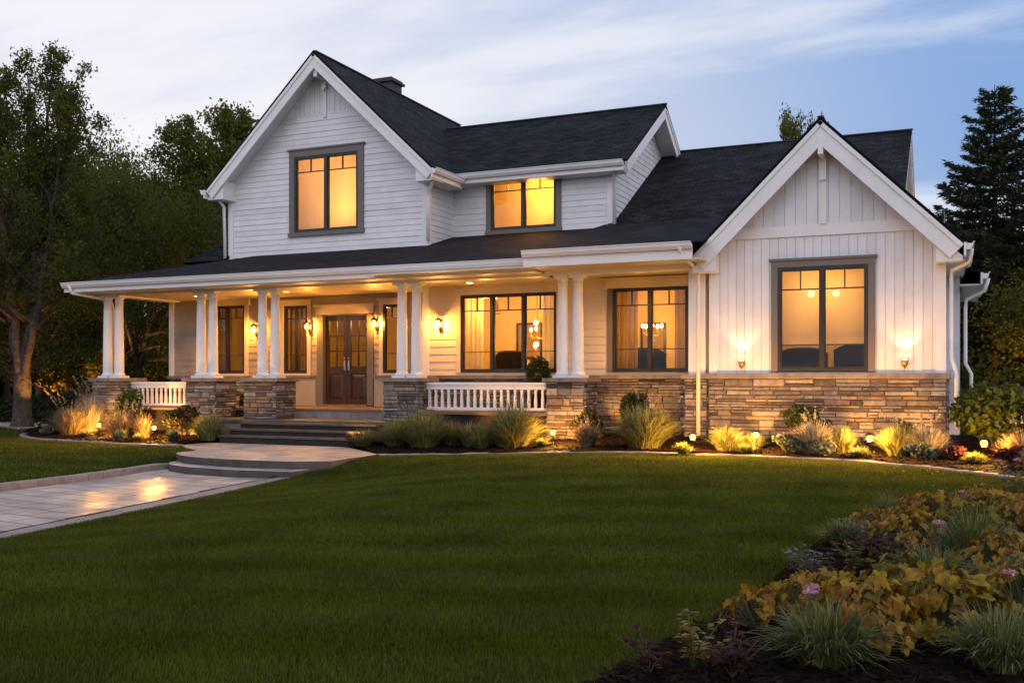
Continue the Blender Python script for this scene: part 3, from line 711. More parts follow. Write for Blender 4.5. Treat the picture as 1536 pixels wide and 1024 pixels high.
# bargeboards, soffits, returns
def rake(peak, ends, y, th=.05, h=.26, soff=.5, axis='y'):
    mb = MB(); s2 = MB(); P = Vector(peak)
    for en in ends:
        E_ = Vector(en); d = (E_-P).normalized(); up = Vector((0,0,1)); n = (up-d*up.dot(d)).normalized()
        o = -n*(.052+h/2)
        mb.bar(P+o-d*.0, E_+o, th, h, n)
        out = Vector((0,-1,0)) if axis == 'y' else Vector((1,0,0))
        mb.bar(P-n*(.052+.035)+out*.035, E_-n*(.052+.035)+out*.035, .03, .07, n)
        inn = -out*(soff/2+th/2)
        s2.bar(P-n*.15+inn, E_-n*.15+inn, soff, .03, n)
    if True:
        sl = (P - Vector(ends[0])); run = math.hypot(sl.x, sl.y); a = math.atan2(sl.z, run); q = .055+h; K = [(0,-.052/math.cos(a)-.0),(-q*math.sin(a),-q*math.cos(a)),(0,-q/math.cos(a)),(q*math.sin(a),-q*math.cos(a))]
        n_ = len(mb.v)
        for dd in (th/2+.003, -th/2):
            for u, z in K: mb.v.append((P.x+u, P.y-dd, P.z+z) if axis == 'y' else (P.x+dd, P.y+u, P.z+z))
        for f in ((0,1,2,3),(7,6,5,4),(0,4,5,1),(1,5,6,2),(2,6,7,3),(3,7,4,0)): mb.f.append(tuple(n_+k for k in f)); mb.r.append(.5)
    H(mb, 'bargeboard', TRIM); H(s2, 'soffit', TRIM)
rake((GX,20.60,GPK), [(GX-e,20.60,ez),(GX+e,20.60,ez)], 20.6, soff=.48)
rake((WX,18.10,WPK), [(WX-we,18.10,wz),(WX+we,18.10,wz)], 18.1, h=.30, soff=.40)
rake((-6.90,URY,UPK), [(-6.90,22.0,ue),(-6.90,28.8,ue)], 0, axis='x', soff=.42)
rake((-1.0,27.07,7.68), [(-1.0,22.4,5.0),(-1.0,32.4,4.6)], 0, axis='x', soff=.36)
mb = MB()
def ret(xa, xb, y0, y1, za, zb, zc): # boxed eave return, slanted top
    mb.raw([(xa,y0,za),(xb,y0,za),(xb,y1,za),(xa,y1,za),(xa,y0,zb),(xb,y0,zc),(xb,y1,zc),(xa,y1,zb)], [(0,3,2,1),(4,5,6,7),(0,1,5,4),(1,2,6,5),(2,3,7,6),(3,0,4,7)])
for q in ((GX-3.36,GX-2.86,20.63,21.09,ez-.26,ez-.20,ez+.22), (GX+2.86,GX+3.36,20.63,21.09,ez-.26,ez+.22,ez-.20), (WX-2.27,WX-1.86,18.13,18.49,wz-.30,wz-.22,wz+.15), (WX+1.86,WX+2.27,18.13,18.49,wz-.30,wz+.15,wz-.22)): mb = MB(); ret(*q); H(mb, 'eave_return', TRIM)
mb = MB(); mb.box((GX-.05,20.64,GPK-.62),(GX+.05,21.08,GPK-.36)); H(mb, 'gable_bracket', TRIM); mb = MB(); mb.box((WX-.045,18.07,WPK-.66),(WX+.045,18.46,WPK-.34)); mb.box((WX-.06,18.40,WPK-1.05),(WX+.06,18.455,WPK-.66)); H(mb, 'gable_bracket', TRIM)
mb = MB(); mb.box((GX-.06,21.0,8.72),(GX+.06,21.06,8.84)); mb.box((GX-.035,20.97,8.66),(GX+.035,21.05,8.72)); H(mb, 'gable_hook', TRIM)
# gutters (profile swept along the eave) with fascia behind
def gutter(p0, p1, out, fascia=.22, name='gutter'):
    p0, p1, out = Vector(p0), Vector(p1), Vector(out); prof = [(0,0),(.0,-.13),(.06,-.13),(.10,-.07),(.105,-.02),(.125,-.015),(.125,0),(.105,.0),(.09,-.03),(.01,-.03)]
    mb = MB(); n = len(prof); v = []
    for p in (p0, p1): v += [p+out*a+Vector((0,0,b)) for a, b in prof]
    f = [(i,(i+1)%n,n+(i+1)%n,n+i) for i in range(n)] + [tuple(range(n-1,-1,-1)), tuple(range(n,2*n))]
    mb.raw(v, f); H(mb, name, TRIM)
    fb = MB(); d = p1-p0; fb.bar(p0-out*.02+Vector((0,0,-fascia/2-.01)), p1-out*.02+Vector((0,0,-fascia/2-.01)), .035, fascia); H(fb, 'fascia', TRIM)
gutter((-20.0,17.93,3.75),(-7.5,17.93,3.75),(0,-1,0)); gutter((-7.58,17.63,3.86),(-4.28,17.63,3.86),(0,-1,0),.30)
gutter((-12.0+.88,20.5,ez),(GX+e-.0,21.95,ez),(1,0,0)); gutter((GX-e,20.5,ez),(GX-e,28,ez),(-1,0,0))
gutter((-11.25,22.03,ue),(-6.95,22.03,ue),(0,-1,0)); gutter((WX+we,18.0,wz),(WX+we,25,wz),(1,0,0)); gutter((.52,21.0,3.44),(.52,25.9,3.44),(1,0,0))
gutter((-19.9,18.0,3.75),(-19.9,27,3.75),(-1,0,0))
# level soffits
for a, b in (((-11.55,22.06,ue-.24),(-7.0,22.5,ue-.21)), ((GX+2.9,21.1,ez-.24),(GX+e-.03,22.05,ez-.21)), ((-.15,18.5,wz-.26),(WX+we-.02,25,wz-.23)), ((.12,21.15,3.2),(.5,25.6,3.23))): mb = MB(); mb.box(a, b); H(mb, 'soffit', TRIM)
mb = MB(); mb.box((-19.85,17.98,3.50),(-7.5,21.08,3.53)); H(mb, 'porch_ceiling', CREAM); mb = MB(); mb.box((-11.1,17.7,3.55),(-4.12,20.08,3.58)); H(mb, 'porch_ceiling', CREAM)
# beams
mb = MB(); mb.box((-19.42,18.52,3.46),(-7.05,18.80,3.72)); mb.box((-19.48,18.49,3.64),(-7.05,18.518,3.74)); H(mb, 'beam', TRIM)
mb = MB(); mb.box((-7.46,18.44,3.46),(-4.2,18.78,3.80)); H(mb, 'beam', TRIM)
mb = MB(); mb.box((-19.40,18.80,3.46),(-19.14,21.0,3.68)); H(mb, 'beam', TRIM)
# chimney
mb = MB(); mb.box((-15.22,24.5,8.2),(-14.62,25.1,9.86)); ch = H(mb, 'chimney', DARKTRIM)
mb = MB(); mb.box((-15.29,24.43,9.865),(-14.55,25.17,9.93)); mb.box((-15.24,24.48,9.932),(-14.60,25.12,9.99)); H(mb, 'chimney_cap', DARKTRIM, ch)
# downspouts
def spout(pts, r=.042):
    mb = MB(); mb.tube(pts, r, 8); H(mb, 'downspout', TRIM, None, True)
spout([(-11.2,20.65,ez-.1),(-11.25,20.75,ez-.28),(-11.50,21.02,ez-.46),(-11.52,21.02,ez-.6),(-11.52,21.02,4.70)])
spout([(-17.75,20.7,ez-.1),(-17.6,20.95,ez-.4),(-17.6,21.0,4.4)])
spout([(-7.2,22.1,ue-.1),(-7.26,22.3,ue-.3),(-7.30,22.44,ue-.42),(-7.30,22.44,5.0)])
spout([(-19.75,17.85,3.68),(-19.72,17.9,3.5),(-19.45,18.55,3.40),(-19.44,18.90,3.32),(-19.40,18.92,3.15),(-19.40,18.92,1.45)], .04)
spout([(-4.5,17.55,3.78),(-4.48,17.7,3.62),(-4.36,18.3,3.45),(-4.34,18.36,3.3),(-4.34,18.36,.35)], .038)
spout([(.28,18.25,wz-.1),(.26,18.35,wz-.3),(-.02,18.52,wz-.42),(-.03,18.56,wz-.55),(-.03,18.56,1.75),(.02,18.52,1.6),(.05,18.5,1.45),(.05,18.5,.55)], .036)
spout([(.62,21.2,3.33),(.56,21.25,3.1),(.24,21.35,2.95),(.22,21.35,2.8),(.22,21.35,1.7),(.32,21.3,1.5),(.32,21.3,.6)], .036)
# pilaster where the porch beam meets the wing
stone_part([((-4.62,18.44,0),(1,0,0),(0,-1,0),.42,.1,1.40,31), ((-4.62,18.80,0),(0,-1,0),(-1,0,0),.36,.1,1.40,32)], 'pilaster')
mb = MB(); mb.box((-4.68,18.38,1.40),(-4.18,18.86,1.48)); H(mb, 'stone_cap', CAP)
mb = MB(); mb.box((-4.56,18.5,1.48),(-4.24,18.78,3.46)); H(mb, 'corner_post', TRIM)

# --- porch floor, landing, piers, columns
mb = MB()
def deck(x0, x1, y0, y1):
    y = y0; rg = rngs(4)
    while y < y1-.01: e_ = min(y+.14, y1); mb.box((x0,y,.66),(x1,e_-.006,.715), rg.random()); y = e_
deck(-19.4,-16.1,18.42,21.06); H(mb, 'porch_floor', DECK); mb = MB(); deck(-16.1,-10.3,18.95,21.06); H(mb, 'porch_floor', DECK); mb = MB(); deck(-10.3,-7.0,18.42,20.04); H(mb, 'porch_floor', DECK)
for a, b in (((-19.3,18.52,.0),(-16.2,21,.655)), ((-16.15,19.02,.0),(-10.3,21,.655)), ((-10.25,18.52,.0),(-7.05,20,.655))): mb = MB(); mb.box(a, b); H(mb, 'porch_base', RISER)
mb = MB(); mb.box((-14.05,18.94,.50),(-11.2,18.99,.655)); H(mb, 'porch_riser', CONC)
mb = MB(); mb.box((-16.2,17.72,.0),(-10.2,18.94,.44)); H(mb, 'landing', CONC)
mb = MB(); mb.box((-16.24,17.66,.445),(-10.16,18.935,.50)); H(mb, 'landing_top', TREAD)
PIERS = [(-19.45,-18.53,.05),(-16.50,-15.62,.05),(-14.80,-13.90,.502),(-11.10,-10.26,.502),(-7.36,-6.57,.05)]
COLX = [(-19.32,-18.94),(-16.36,-16.0),(-14.56,-14.20),(-10.86,-10.50),(-7.15,-6.83)]
def column(x, y):
    mb = MB(); z0, z1 = 1.42, 3.46
    c = column_mesh(x, y, z0+.056, z1-.051); mb.box((x-.165,y-.165,z0),(x+.165,y+.165,z0+.055)); H(mb, 'plinth', TRIM, c); mb = MB(); mb.box((x-.15,y-.15,z1-.05),(x+.15,y+.15,z1)); H(mb, 'abacus', TRIM, c) 
def column_mesh(x, y, z0, z1):
    mb = MB(); h = z1-z0; pr = [(.15,z0),(.15,z0+.03),(.128,z0+.05),(.118,z0+.075)]
    for i in range(9): t = i/8; pr.append((.118-.024*t**1.6, z0+.08+(h-.20)*t))
    pr += [(.112,z1-.115),(.112,z1-.10),(.096,z1-.095),(.100,z1-.045),(.13,z1-.01),(.13,z1)]
    mb.lathe(x, y, pr, 20); o = H(mb, 'column', TRIM, None, True)
    return o
for i, ((a, b, zb), (c0, c1)) in enumerate(zip(PIERS, COLX)):
    dpt = .72; y0 = 18.30; mb = MB()
    stone_face(mb, (a,y0,0),(1,0,0),(0,-1,0), b-a, zb, 1.34, 40+i*4); stone_face(mb, (b,y0,0),(0,1,0),(1,0,0), dpt, zb, 1.34, 41+i*4)
    stone_face(mb, (a,y0+dpt,0),(0,-1,0),(-1,0,0), dpt, zb, 1.34, 42+i*4); stone_face(mb, (b,y0+dpt,0),(-1,0,0),(0,1,0), b-a, zb, 1.34, 43+i*4)
    pier = H(mb, 'pier', STONE)
    mb = MB(); mb.box((a-.07,y0-.07,1.34),(b+.07,y0+dpt+.07,1.42)); H(mb, 'pier_cap', CAP, pier)
    for x in (c0, c1): column(x, 18.66)
# railings
def railing(x0, x1, n, y=18.66):
    mb = MB(); mb.box((x0,y-.07,1.27),(x1,y+.07,1.325)); mb.box((x0,y-.035,1.18),(x1,y+.035,1.268)); r_ = H(mb, 'railing', TRIM)
    mb = MB(); mb.box((x0,y-.035,.745),(x1,y+.035,.805)); H(mb, 'bottom_rail', TRIM, r_)
    for k in range(n):
        x = x0+(x1-x0)*(k+.5)/n; b = MB()
        b.taper(x, y, .806, .90, .026, .026); b.taper(x, y, .901, 1.10, .028, .019); b.taper(x, y, 1.101, 1.179, .024, .024); H(b, 'baluster', TRIM, r_)
railing(-18.53, -16.50, 14); railing(-10.26, -7.36, 19)

# --- rooms behind the windows (warm painted boxes with lamps)
def room(x0, x1, y0, y1, z0, z1, wallm=CREAMWALL):
    mb = MB()
    mb.face([(x0,y1,z0),(x1,y1,z0),(x1,y1,z1),(x0,y1,z1)]); mb.face([(x0,y0,z0),(x0,y1,z0),(x0,y1,z1),(x0,y0,z1)]); mb.face([(x1,y1,z0),(x1,y0,z0),(x1,y0,z1),(x1,y1,z1)])
    mb.face([(x0,y0,z1),(x0,y1,z1),(x1,y1,z1),(x1,y0,z1)]); H(mb, 'room_wall', wallm)
    mb = MB(); mb.face([(x0,y0,z0),(x1,y0,z0),(x1,y1,z0),(x0,y1,z0)]); H(mb, 'room_floor', ROOMDARK)
def point(loc, W, name='lamp_light', r=.08, col=GOLD):
    l = bpy.data.lights.new(name, 'POINT'); l.energy = W; l.color = col; l.shadow_soft_size = r
    o = bpy.data.objects.new(name, l); COL.objects.link(o); o.location = loc; return o
def spot(loc, target, W, ang, blend=.4, name='spot_light', r=.03, col=WARM):
    l = bpy.data.lights.new(name, 'SPOT'); l.energy = W; l.color = col; l.spot_size = R(ang); l.spot_blend = blend; l.shadow_soft_size = r
    o = bpy.data.objects.new(name, l); COL.objects.link(o); o.location = loc
    o.rotation_euler = (Vector(target)-Vector(loc)).to_track_quat('-Z','Y').to_euler(); return o
room(-10.9,-7.3,WY+.07,23.0,.72,3.6); room(-7.2,-4.2,WY+.07,22.6,.72,3.6); room(-3.9,-.3,VY+.07,20.5,.9,3.9); room(-16.6,-12.3,GY+.07,22.75,5.06,7.3); room(-11.4,-7.6,UY+.07,24.0,4.9,6.75)
room(-19.3,-16.4,DY+.07,23.6,.72,3.6); room(-16.2,-11.2,DY+.13,24.5,.72,3.6)
point((-9.95,20.85,2.95), 55); point((-8.6,22.3,2.3), 16); point((-6.3,21.9,2.4), 12); point((-5.0,21.9,2.1), 9); point((-2.1,19.9,3.3), 12)
point((-14.15,22.0,5.75), 30); point((-14.9,22.4,6.9), 26); point((-9.6,23.3,6.2), 100, r=.3); point((-17.6,22.6,2.6), 18); point((-13.4,22.2,2.9), 55)
# curtains and furniture
def curtain(x0, x1, z0, z1, y, mat, label, seed=1, amp=.035, waves=None):
    mb = MB(); n = int((x1-x0)/.02); rg = rngs(seed); wv = waves or (x1-x0)/.13
    for i in range(n):
        q = []
        for k in (i, i+1):
            t = k/n; q.append((x0+(x1-x0)*t, y+amp*math.sin(t*wv*6.283)+.3*amp*math.sin(t*wv*2.3*6.283+1)))
        mb.face([(*q[0],z0),(*q[1],z0),(*q[1],z1),(*q[0],z1)])
    o = mb.build('curtain', mat, None, True); tag(o, label, 'curtain'); return o
curtain(-10.75,-9.75,.75,3.45,20.45,CURT,'pale sheer curtain gathered at the left of the three part porch window')
curtain(-8.35,-7.5,.75,3.45,20.5,CURT,'pale sheer curtain gathered at the right of the three part porch window',2)
curtain(-7.0,-6.15,.75,3.45,20.5,BROWNCURT,'tan curtain at the left of the two part window beside the white wing',3)
curtain(-5.35,-4.6,.75,3.45,20.5,BROWNCURT,'tan curtain at the right of the two part window beside the white wing',4)
curtain(-18.6,-17.75,.75,3.45,21.45,BROWNCURT,'tan curtain behind the left pane of the leftmost porch window',5)
curtain(-15.9,-15.45,.75,3.4,21.5,BROWNCURT,'tan curtain in the narrow window left of the brown door',6)
def sheer_mat():
    m = bpy.data.materials.new('thin_sheer_blind'); m.use_nodes = True; nt = m.node_tree; N = nt.nodes; L = nt.links; N.clear(); o = N.new('ShaderNodeOutputMaterial')
    d = N.new('ShaderNodeBsdfDiffuse'); t = N.new('ShaderNodeBsdfTranslucent'); p = N.new('ShaderNodeBsdfTransparent'); a = N.new('ShaderNodeMixShader'); b = N.new('ShaderNodeMixShader')
    d.inputs[0].default_value = (.78,.68,.5,1); t.inputs[0].default_value = (.85,.72,.48,1); a.inputs[0].default_value = .68; b.inputs[0].default_value = .14
    L.new(d.outputs[0], a.inputs[1]); L.new(t.outputs[0], a.inputs[2]); L.new(a.outputs[0], b.inputs[1]); L.new(p.outputs[0], b.inputs[2]); L.new(b.outputs[0], o.inputs[0]); return m
SHEER = sheer_mat()
curtain(-3.05,-1.2,2.03,3.6,18.78,SHEER,'pale sheer blind covering the upper part of the white wing window',7,.0015)
curtain(-15.7,-13.3,5.1,7.25,21.42,SHEER,'pale sheer curtain across the big gable window upstairs',8,.003)
def table_lamp(x, y, z, label, s=1, light=11):
    t = thing('table_lamp', label, 'lamp', (x,y,z)); mb = MB(); mb.lathe(0,0,[(.08*s,0),(.08*s,.02),(.025*s,.04),(.05*s,.14*s),(.02*s,.25*s),(.01,.3*s)],10); mb.build('base', BRASS, t, True)
    mb = MB(); mb.ball((0,0,.36*s), .055*s); mb.build('bulb', BULB_IN, t, True); point((x,y,z+.36*s), light, 'table_lamp_light', .05*s)
table_lamp(-8.95,21.6,1.85,'table lamp glowing low in the middle pane of the three part porch window'); table_lamp(-8.0,21.2,1.72,'table lamp glowing low in the right pane of the three part porch window',.9)
table_lamp(-6.05,21.2,2.25,'lamp glowing in the left pane of the two part window beside the wing',.9); table_lamp(-5.15,21.4,2.05,'lamp glowing in the right pane of the two part window beside the wing',.8)
table_lamp(-9.15,22.0,1.95,'small lamp glowing beside the dark armchair in the three part porch window',.7,7); table_lamp(-8.35,22.3,1.75,'small lamp glowing low near the bookcase in the three part porch window',.7,7); table_lamp(-5.5,21.9,1.9,'small lamp low in the right pane of the window beside the wing',.7,6)
table_lamp(-9.7,21.0,2.9,'bright lamp high behind the left pane of the three part porch window',1.3)
def pendant(x, y, z, zc, label, s=.07, grp=None, W=9):
    t = thing('pendant_lamp', label, 'lamp', (x,y,z), grp); mb = MB(); mb.tube([(0,0,s),(0,0,zc-z)],.008,5); mb.build('rod', BRASS, t)
    mb = MB(); mb.ball((0,0,0), s); mb.build('globe', BULB_IN, t, True)
    if grp is None and W: point((x,y,z), W, 'pendant_light', s*.8)
pendant(-2.42,19.25,2.98,3.9,'glowing ceiling lamp left of the centre bar in the white wing window',.06); pendant(-1.98,19.25,2.98,3.9,'glowing ceiling lamp right of the centre bar in the white wing window',.06)
pendant(-14.15,22.35,5.95,7.3,'glowing lamp behind the big gable window upstairs',.10)
pendant(-9.2,22.2,2.75,3.6,'small glowing ceiling lamp in the room behind the three part porch window',.06)
def chandelier(x, y, z, zc, label, n=6, rad=.28, W=3.5):
    t = thing('chandelier', label, 'chandelier', (x,y,z)); mb = MB(); mb.tube([(0,0,-.1),(0,0,zc-z)],.012,6)
    for k in range(n): a = 6.283*k/n; c, d = math.cos(a)*rad, math.sin(a)*rad; mb.tube([(0,0,-.06),(c*.5,d*.5,-.10),(c,d,0),(c,d,.08)],.008,5)
    mb.build('frame', BRASS, t)
    for k in range(n): a = 6.283*k/n; c, d = math.cos(a)*rad, math.sin(a)*rad; mb = MB(); mb.ball((c,d,.13),.035,8,6,sz=1.4); mb.build('bulb', BULB_IN, t, True); point((x+c,y+d,z+.13), W, 'candle_light', .03)
chandelier(-9.05,21.9,2.45,3.6,'brass chandelier with glowing bulbs seen in the middle of the three part porch window',5)
chandelier(-6.15,21.6,2.45,3.6,'brass chandelier with glowing bulbs in the left pane of the window beside the wing',5,.22)
def cabinet(name, label, cat, x0, x1, y, z0, h, shelves=4):
    t = thing(name, label, cat, ((x0+x1)/2,y,z0)); hw = (x1-x0)/2; mb = MB()
    for a, b in (((-hw,0,0),(-hw+.03,.35,h)),((hw-.03,0,0),(hw,.35,h)),((-hw+.03,.33,0),(hw-.03,.35,h))): mb.box(a, b)
    mb.build('case', ROOMDARK, t)
    for k in range(shelves+1): mb = MB(); zz = (h-.03)*k/shelves; mb.box((-hw+.031,.01,zz),(hw-.031,.329,zz+.03)); mb.build('shelf', ROOMDARK, t)
cabinet('bookcase','tall dark bookcase against the back wall behind the three part porch window','bookcase',-8.75,-8.0,22.55,.72,2.1)
cabinet('bookcase','dark bookcase against the back wall of the room beside the wing','bookcase',-5.75,-5.1,22.15,.72,1.95)
def picture(x, y, z, w_, h, label):
    t = thing('framed_picture', label, 'picture', (x,y,z)); mb = MB()
    for a, b in (((-w_/2,-.03,0),(-w_/2+.05,0,h)),((w_/2-.05,-.03,0),(w_/2,0,h)),((-w_/2+.05,-.03,0),(w_/2-.05,0,.05)),((-w_/2+.05,-.03,h-.05),(w_/2-.05,0,h))): mb.box(a, b)
    mb.build('frame', DARK, t); mb = MB(); mb.box((-w_/2+.05,-.012,.05),(w_/2-.05,-.002,h-.05)); mb.build('canvas', BROWNCURT, t)
picture(-9.7,22.98,1.9,.7,.9,'dark framed picture on the back wall seen through the three part porch window'); picture(-6.4,22.58,1.9,.6,.8,'dark framed picture on the back wall of the room beside the wing')
def table(x, y, z, label):
    t = thing('dining_table', label, 'table', (x,y,z)); mb = MB(); mb.box((-.7,-.4,.70),(.7,.4,.74)); mb.build('tabletop', CURT, t)
    for sx in (-1,1):
        for sy in (-1,1): mb = MB(); mb.taper(sx*.62, sy*.33, 0, .70, .025, .035); mb.build('leg', ROOMDARK, t)
table(-8.9,21.6,.72,'pale dining table seen low through the three part porch window')
def block_seat(name, label, cat, x0, x1, y, z0, h, parts=True):
    t = thing(name, label, cat, ((x0+x1)/2,y,z0)); hw = (x1-x0)/2; mb = MB()
    mb.box((-hw,-.3,.08),(hw,.3,.45)); mb.build('seat', FABRIC, t)
    mb = MB(); n = 12; pr = [(-hw+2*hw*i/n, h*(1-.10*(2*i/n-1)**4)) for i in range(n+1)]
    v = [(x,.32,.40) for x,_ in pr]+[(x,.32,z) for x,z in pr]+[(x,.46,.40) for x,_ in pr]+[(x,.46,z) for x,z in pr]; m = n+1; f = []
    for i in range(n): f += [(i,i+1,m+i+1,m+i),(2*m+i+1,2*m+i,3*m+i,3*m+i+1),(m+i,m+i+1,3*m+i+1,3*m+i)]
    f += [(0,m,3*m,2*m),(n,2*m+n,3*m+n,m+n)]; mb.raw(v, f); mb.build('backrest', FABRIC, t)
    for s in (-1, 1): mb = MB(); mb.box((s*hw-.09,-.3,.08),(s*hw+.09,.45,.62)); mb.build('arm', FABRIC, t)
block_seat('sofa','dark sofa back seen low in the right half of the white wing window','sofa',-2.06,-.85,19.3,.9,1.16)
block_seat('armchair','dark armchair seen low in the left half of the white wing window','chair',-3.1,-2.2,19.5,.9,1.1)
block_seat('sofa','dark sofa back low in the left pane of the window beside the wing','sofa',-6.9,-5.7,20.7,.72,1.36)
block_seat('armchair','dark armchair low in the right pane of the window beside the wing','chair',-5.55,-4.9,21.0,.72,1.34)
block_seat('armchair','dark armchair in the left pane of the three part porch window','chair',-9.85,-9.1,20.9,.72,1.34)
block_seat('armchair','dark armchair in the middle pane of the three part porch window','chair',-8.8,-8.2,21.2,.72,1.42)
block_seat('sofa','dark sofa back behind the right pane of the three part porch window','sofa',-8.15,-7.45,20.7,.72,1.32)

# --- steps
st = thing('front_steps', 'wide dark stone steps leading up from the patio to the porch', 'steps', (-12.9,17.3,.05))
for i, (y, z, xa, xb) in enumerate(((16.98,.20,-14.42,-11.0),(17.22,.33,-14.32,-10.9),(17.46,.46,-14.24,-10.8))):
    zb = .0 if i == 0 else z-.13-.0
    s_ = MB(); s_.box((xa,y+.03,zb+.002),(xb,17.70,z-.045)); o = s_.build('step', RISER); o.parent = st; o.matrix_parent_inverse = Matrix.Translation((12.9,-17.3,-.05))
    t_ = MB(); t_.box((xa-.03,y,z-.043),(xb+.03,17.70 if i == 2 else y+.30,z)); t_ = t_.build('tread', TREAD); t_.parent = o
# ------------------------------------------------------------------ lamps on the house
def lantern(x, y, z, label):
    t = thing('wall_lantern', label, 'wall light', (x,y,z), 'porch wall lanterns')
    mb = MB(); mb.box((-.045,-.02,-.15),(.045,-.0,.12)); mb.tube([(0,-.02,-.06),(0,-.08,-.10),(0,-.14,-.06)],.012,6); mb.build('bracket', BLACKMETAL, t)
    mb = MB(); mb.lathe(0,-.14,[(.02,-.065),(.06,-.05),(.075,.09),(.075,.10)],8); mb.build('shade', LAMPGLASS, t)
    mb = MB(); mb.lathe(0,-.14,[(.095,.10),(.04,.15),(.012,.17),(.012,.20)],8); mb.build('cap', BLACKMETAL, t)
    mb = MB(); mb.ball((0,-.14,.02), .05, 12, 8, sz=1.2); mb.build('bulb', BULB_SC, t, True)
    point((x,y-.14,z+.02), 64, 'lantern_light', .045, WARM)
lantern(-16.62,DY-.03,2.66,'glowing wall lantern right of the leftmost porch window'); lantern(-14.93,DY-.06,2.70,'glowing wall lantern between narrow window and brown door')
lantern(-12.95,DY-.06,2.73,'glowing wall lantern just right of the brown door'); lantern(-10.66,WY-.03,2.62,'glowing wall lantern left of the three part porch window')
for x, y, z, lb in ((-14.6,19.6,3.495,'round glowing downlight in the porch ceiling before the brown door'),(-9.6,19.4,3.495,'round glowing downlight in the porch ceiling by the three part window'),(-17.4,19.7,3.495,'round glowing downlight in the porch ceiling by the leftmost porch window'),(-5.8,19.3,3.545,'round glowing downlight in the soffit by the two part window')):
    t = thing('ceiling_light', lb, 'ceiling light', (x,y,z), 'porch downlights'); mb = MB(); mb.lathe(0,0,[(.085,-.012),(.10,.004)],16); mb.build('trim_ring', TRIM, t)
    mb = MB(); mb.lathe(0,0,[(.07,-.022),(.07,-.013)],16); mb.build('lens', DOWNL, t)
    spot((x,y,z-.04), (x,y,0), 200, 140, .8, 'downlight', .06)
def uplight_sconce(x, y, z, label):
    t = thing('wall_uplight', label, 'wall light', (x,y,z), 'wing wall uplights'); mb = MB(); mb.box((-.05,-.02,-.06),(.05,0,.06)); mb.build('back_plate', BRASS, t)
    mb = MB(); mb.lathe(0,-.09,[(.03,-.09),(.05,-.05),(.055,.02),(.05,.03)],12); mb.tube([(0,-.02,-.03),(0,-.09,-.03)],.014,6); mb.build('lamp_cup', BRASS, t, True)
    mb = MB(); mb.ball((0,-.09,-.10), .022); mb.build('finial', BRASS, t, True)
    mb = MB(); mb.lathe(0,-.09,[(.036,.031),(.036,.036)],12); mb.build('lens', BULB, t)
    spot((x,y-.15,z+.07), (x,y-.10,z+1.2), 18, 92, .5, 'uplight', .02, (1,.62,.26))
uplight_sconce(-3.55,VY-.0,1.70,'small brass uplight left of the white wing window'); uplight_sconce(-.76,VY-.0,1.70,'small brass uplight right of the white wing window')

# ------------------------------------------------------------------ garden lights
TUFTS = []
def path_light(x, y, z, label, zb=None):
    zb = bed_z(x, y); h = z-zb
    t = thing('path_light', label, 'garden light', (x,y,zb), 'low garden lights in the beds'); mb = MB(); mb.tube([(0,0,-.05),(0,0,h-.06)],.012,6); mb.lathe(0,0,[(.03,h-.075),(.045,h-.055),(.045,h-.045)],10); mb.build('stake', BLACKMETAL, t)
    mb = MB(); mb.ball((0,0,h), .050, 16, 10); mb.build('bulb', BOLL, t, True); point((x,y,zb+h), 250, 'path_lamp', .04, WARM)
    mb = MB(); mb.lathe(0,0,[(.082,h+.046),(.078,h+.054),(.03,h+.072),(.004,h+.078)],10); mb.build('cap', BLACKMETAL, t)  # cap added to shield the wing wall above the stone from the bulb
path_light(-18.17,17.28,.33,'glowing path light before the leftmost stone pier'); path_light(-16.06,16.82,.33,'glowing path light left of the dark round shrub')
path_light(-6.81,17.26,.41,'glowing path light at the foot of the stone pier beside the railing'); path_light(-3.86,15.95,.46,'glowing path light right of the biggest round grass clump')
path_light(-2.93,16.4,.49,'glowing path light at the left end of the wing stone wall'); path_light(-1.17,16.18,.49,'glowing path light below the wing window'); path_light(.40,15.6,.49,'glowing path light before the large green bush at the right corner')
for i, (x, y, lb) in enumerate(((-18.3,17.0,'leftmost path light'),(-16.25,16.6,'second path light from the left'),(-6.95,17.05,'path light beside the railing pier'),(-3.98,15.78,'path light right of the biggest grass clump'),(-3.05,16.2,'path light at the left end of the wing wall'),(-1.30,15.98,'path light under the wing window'),(.28,15.42,'rightmost path light'))): TUFTS.append((x, y, 'low tuft by the '+lb, 160+i))
def ground_spot(x, y, z, target, W, ang, label, blend=.5):
    t = thing('ground_spotlight', label, 'garden light', (x,y,z), 'ground spotlights'); tv = (Vector(target)-Vector((x,y,z+.12))).normalized()
    mb = MB(); mb.tube([(0,0,-.08),(0,0,.10)],.012,6); mb.build('stake', BLACKMETAL, t)
    mb = MB(); c = Vector((0,0,.12)); mb.tube([c-tv*.07,c-tv*.05,c+tv*.05],[.03,.045,.05],10); mb.build('lamp_housing', BLACKMETAL, t)
    mb = MB(); mb.tube([c+tv*.050,c+tv*.056],[.04,.04],10); mb.build('lens', BULB, t)
    spot((x+tv.x*.07,y+tv.y*.07,z+.12+tv.z*.07), target, W, ang, blend, 'spot_beam')
ground_spot(-6.15,19.25,.2,(-6.0,20.05,.95),90,95,'small spotlight lighting the stone under the two part window')
for q, x, lb in ((1,-3.15,'small added spotlight washing the left end of the wing stone wall'),(2,-1.45,'small added spotlight washing the stone under the right half of the wing window'),(3,-.55,'small added spotlight washing the right end of the wing stone wall')):
    ground_spot(x,17.98,.22,(x,18.45,.78),40,78,lb,.9)  # unseen washers, added to make the warm patches low on the wing stone
ground_spot(-8.6,18.0,.15,(-8.5,18.66,.9),30,110,'small spotlight in the grass under the long railing',.8)
ground_spot(-18.9,17.75,.1,(-18.95,18.3,.8),30,100,'small spotlight in the plume grass at the leftmost stone pier',.8)
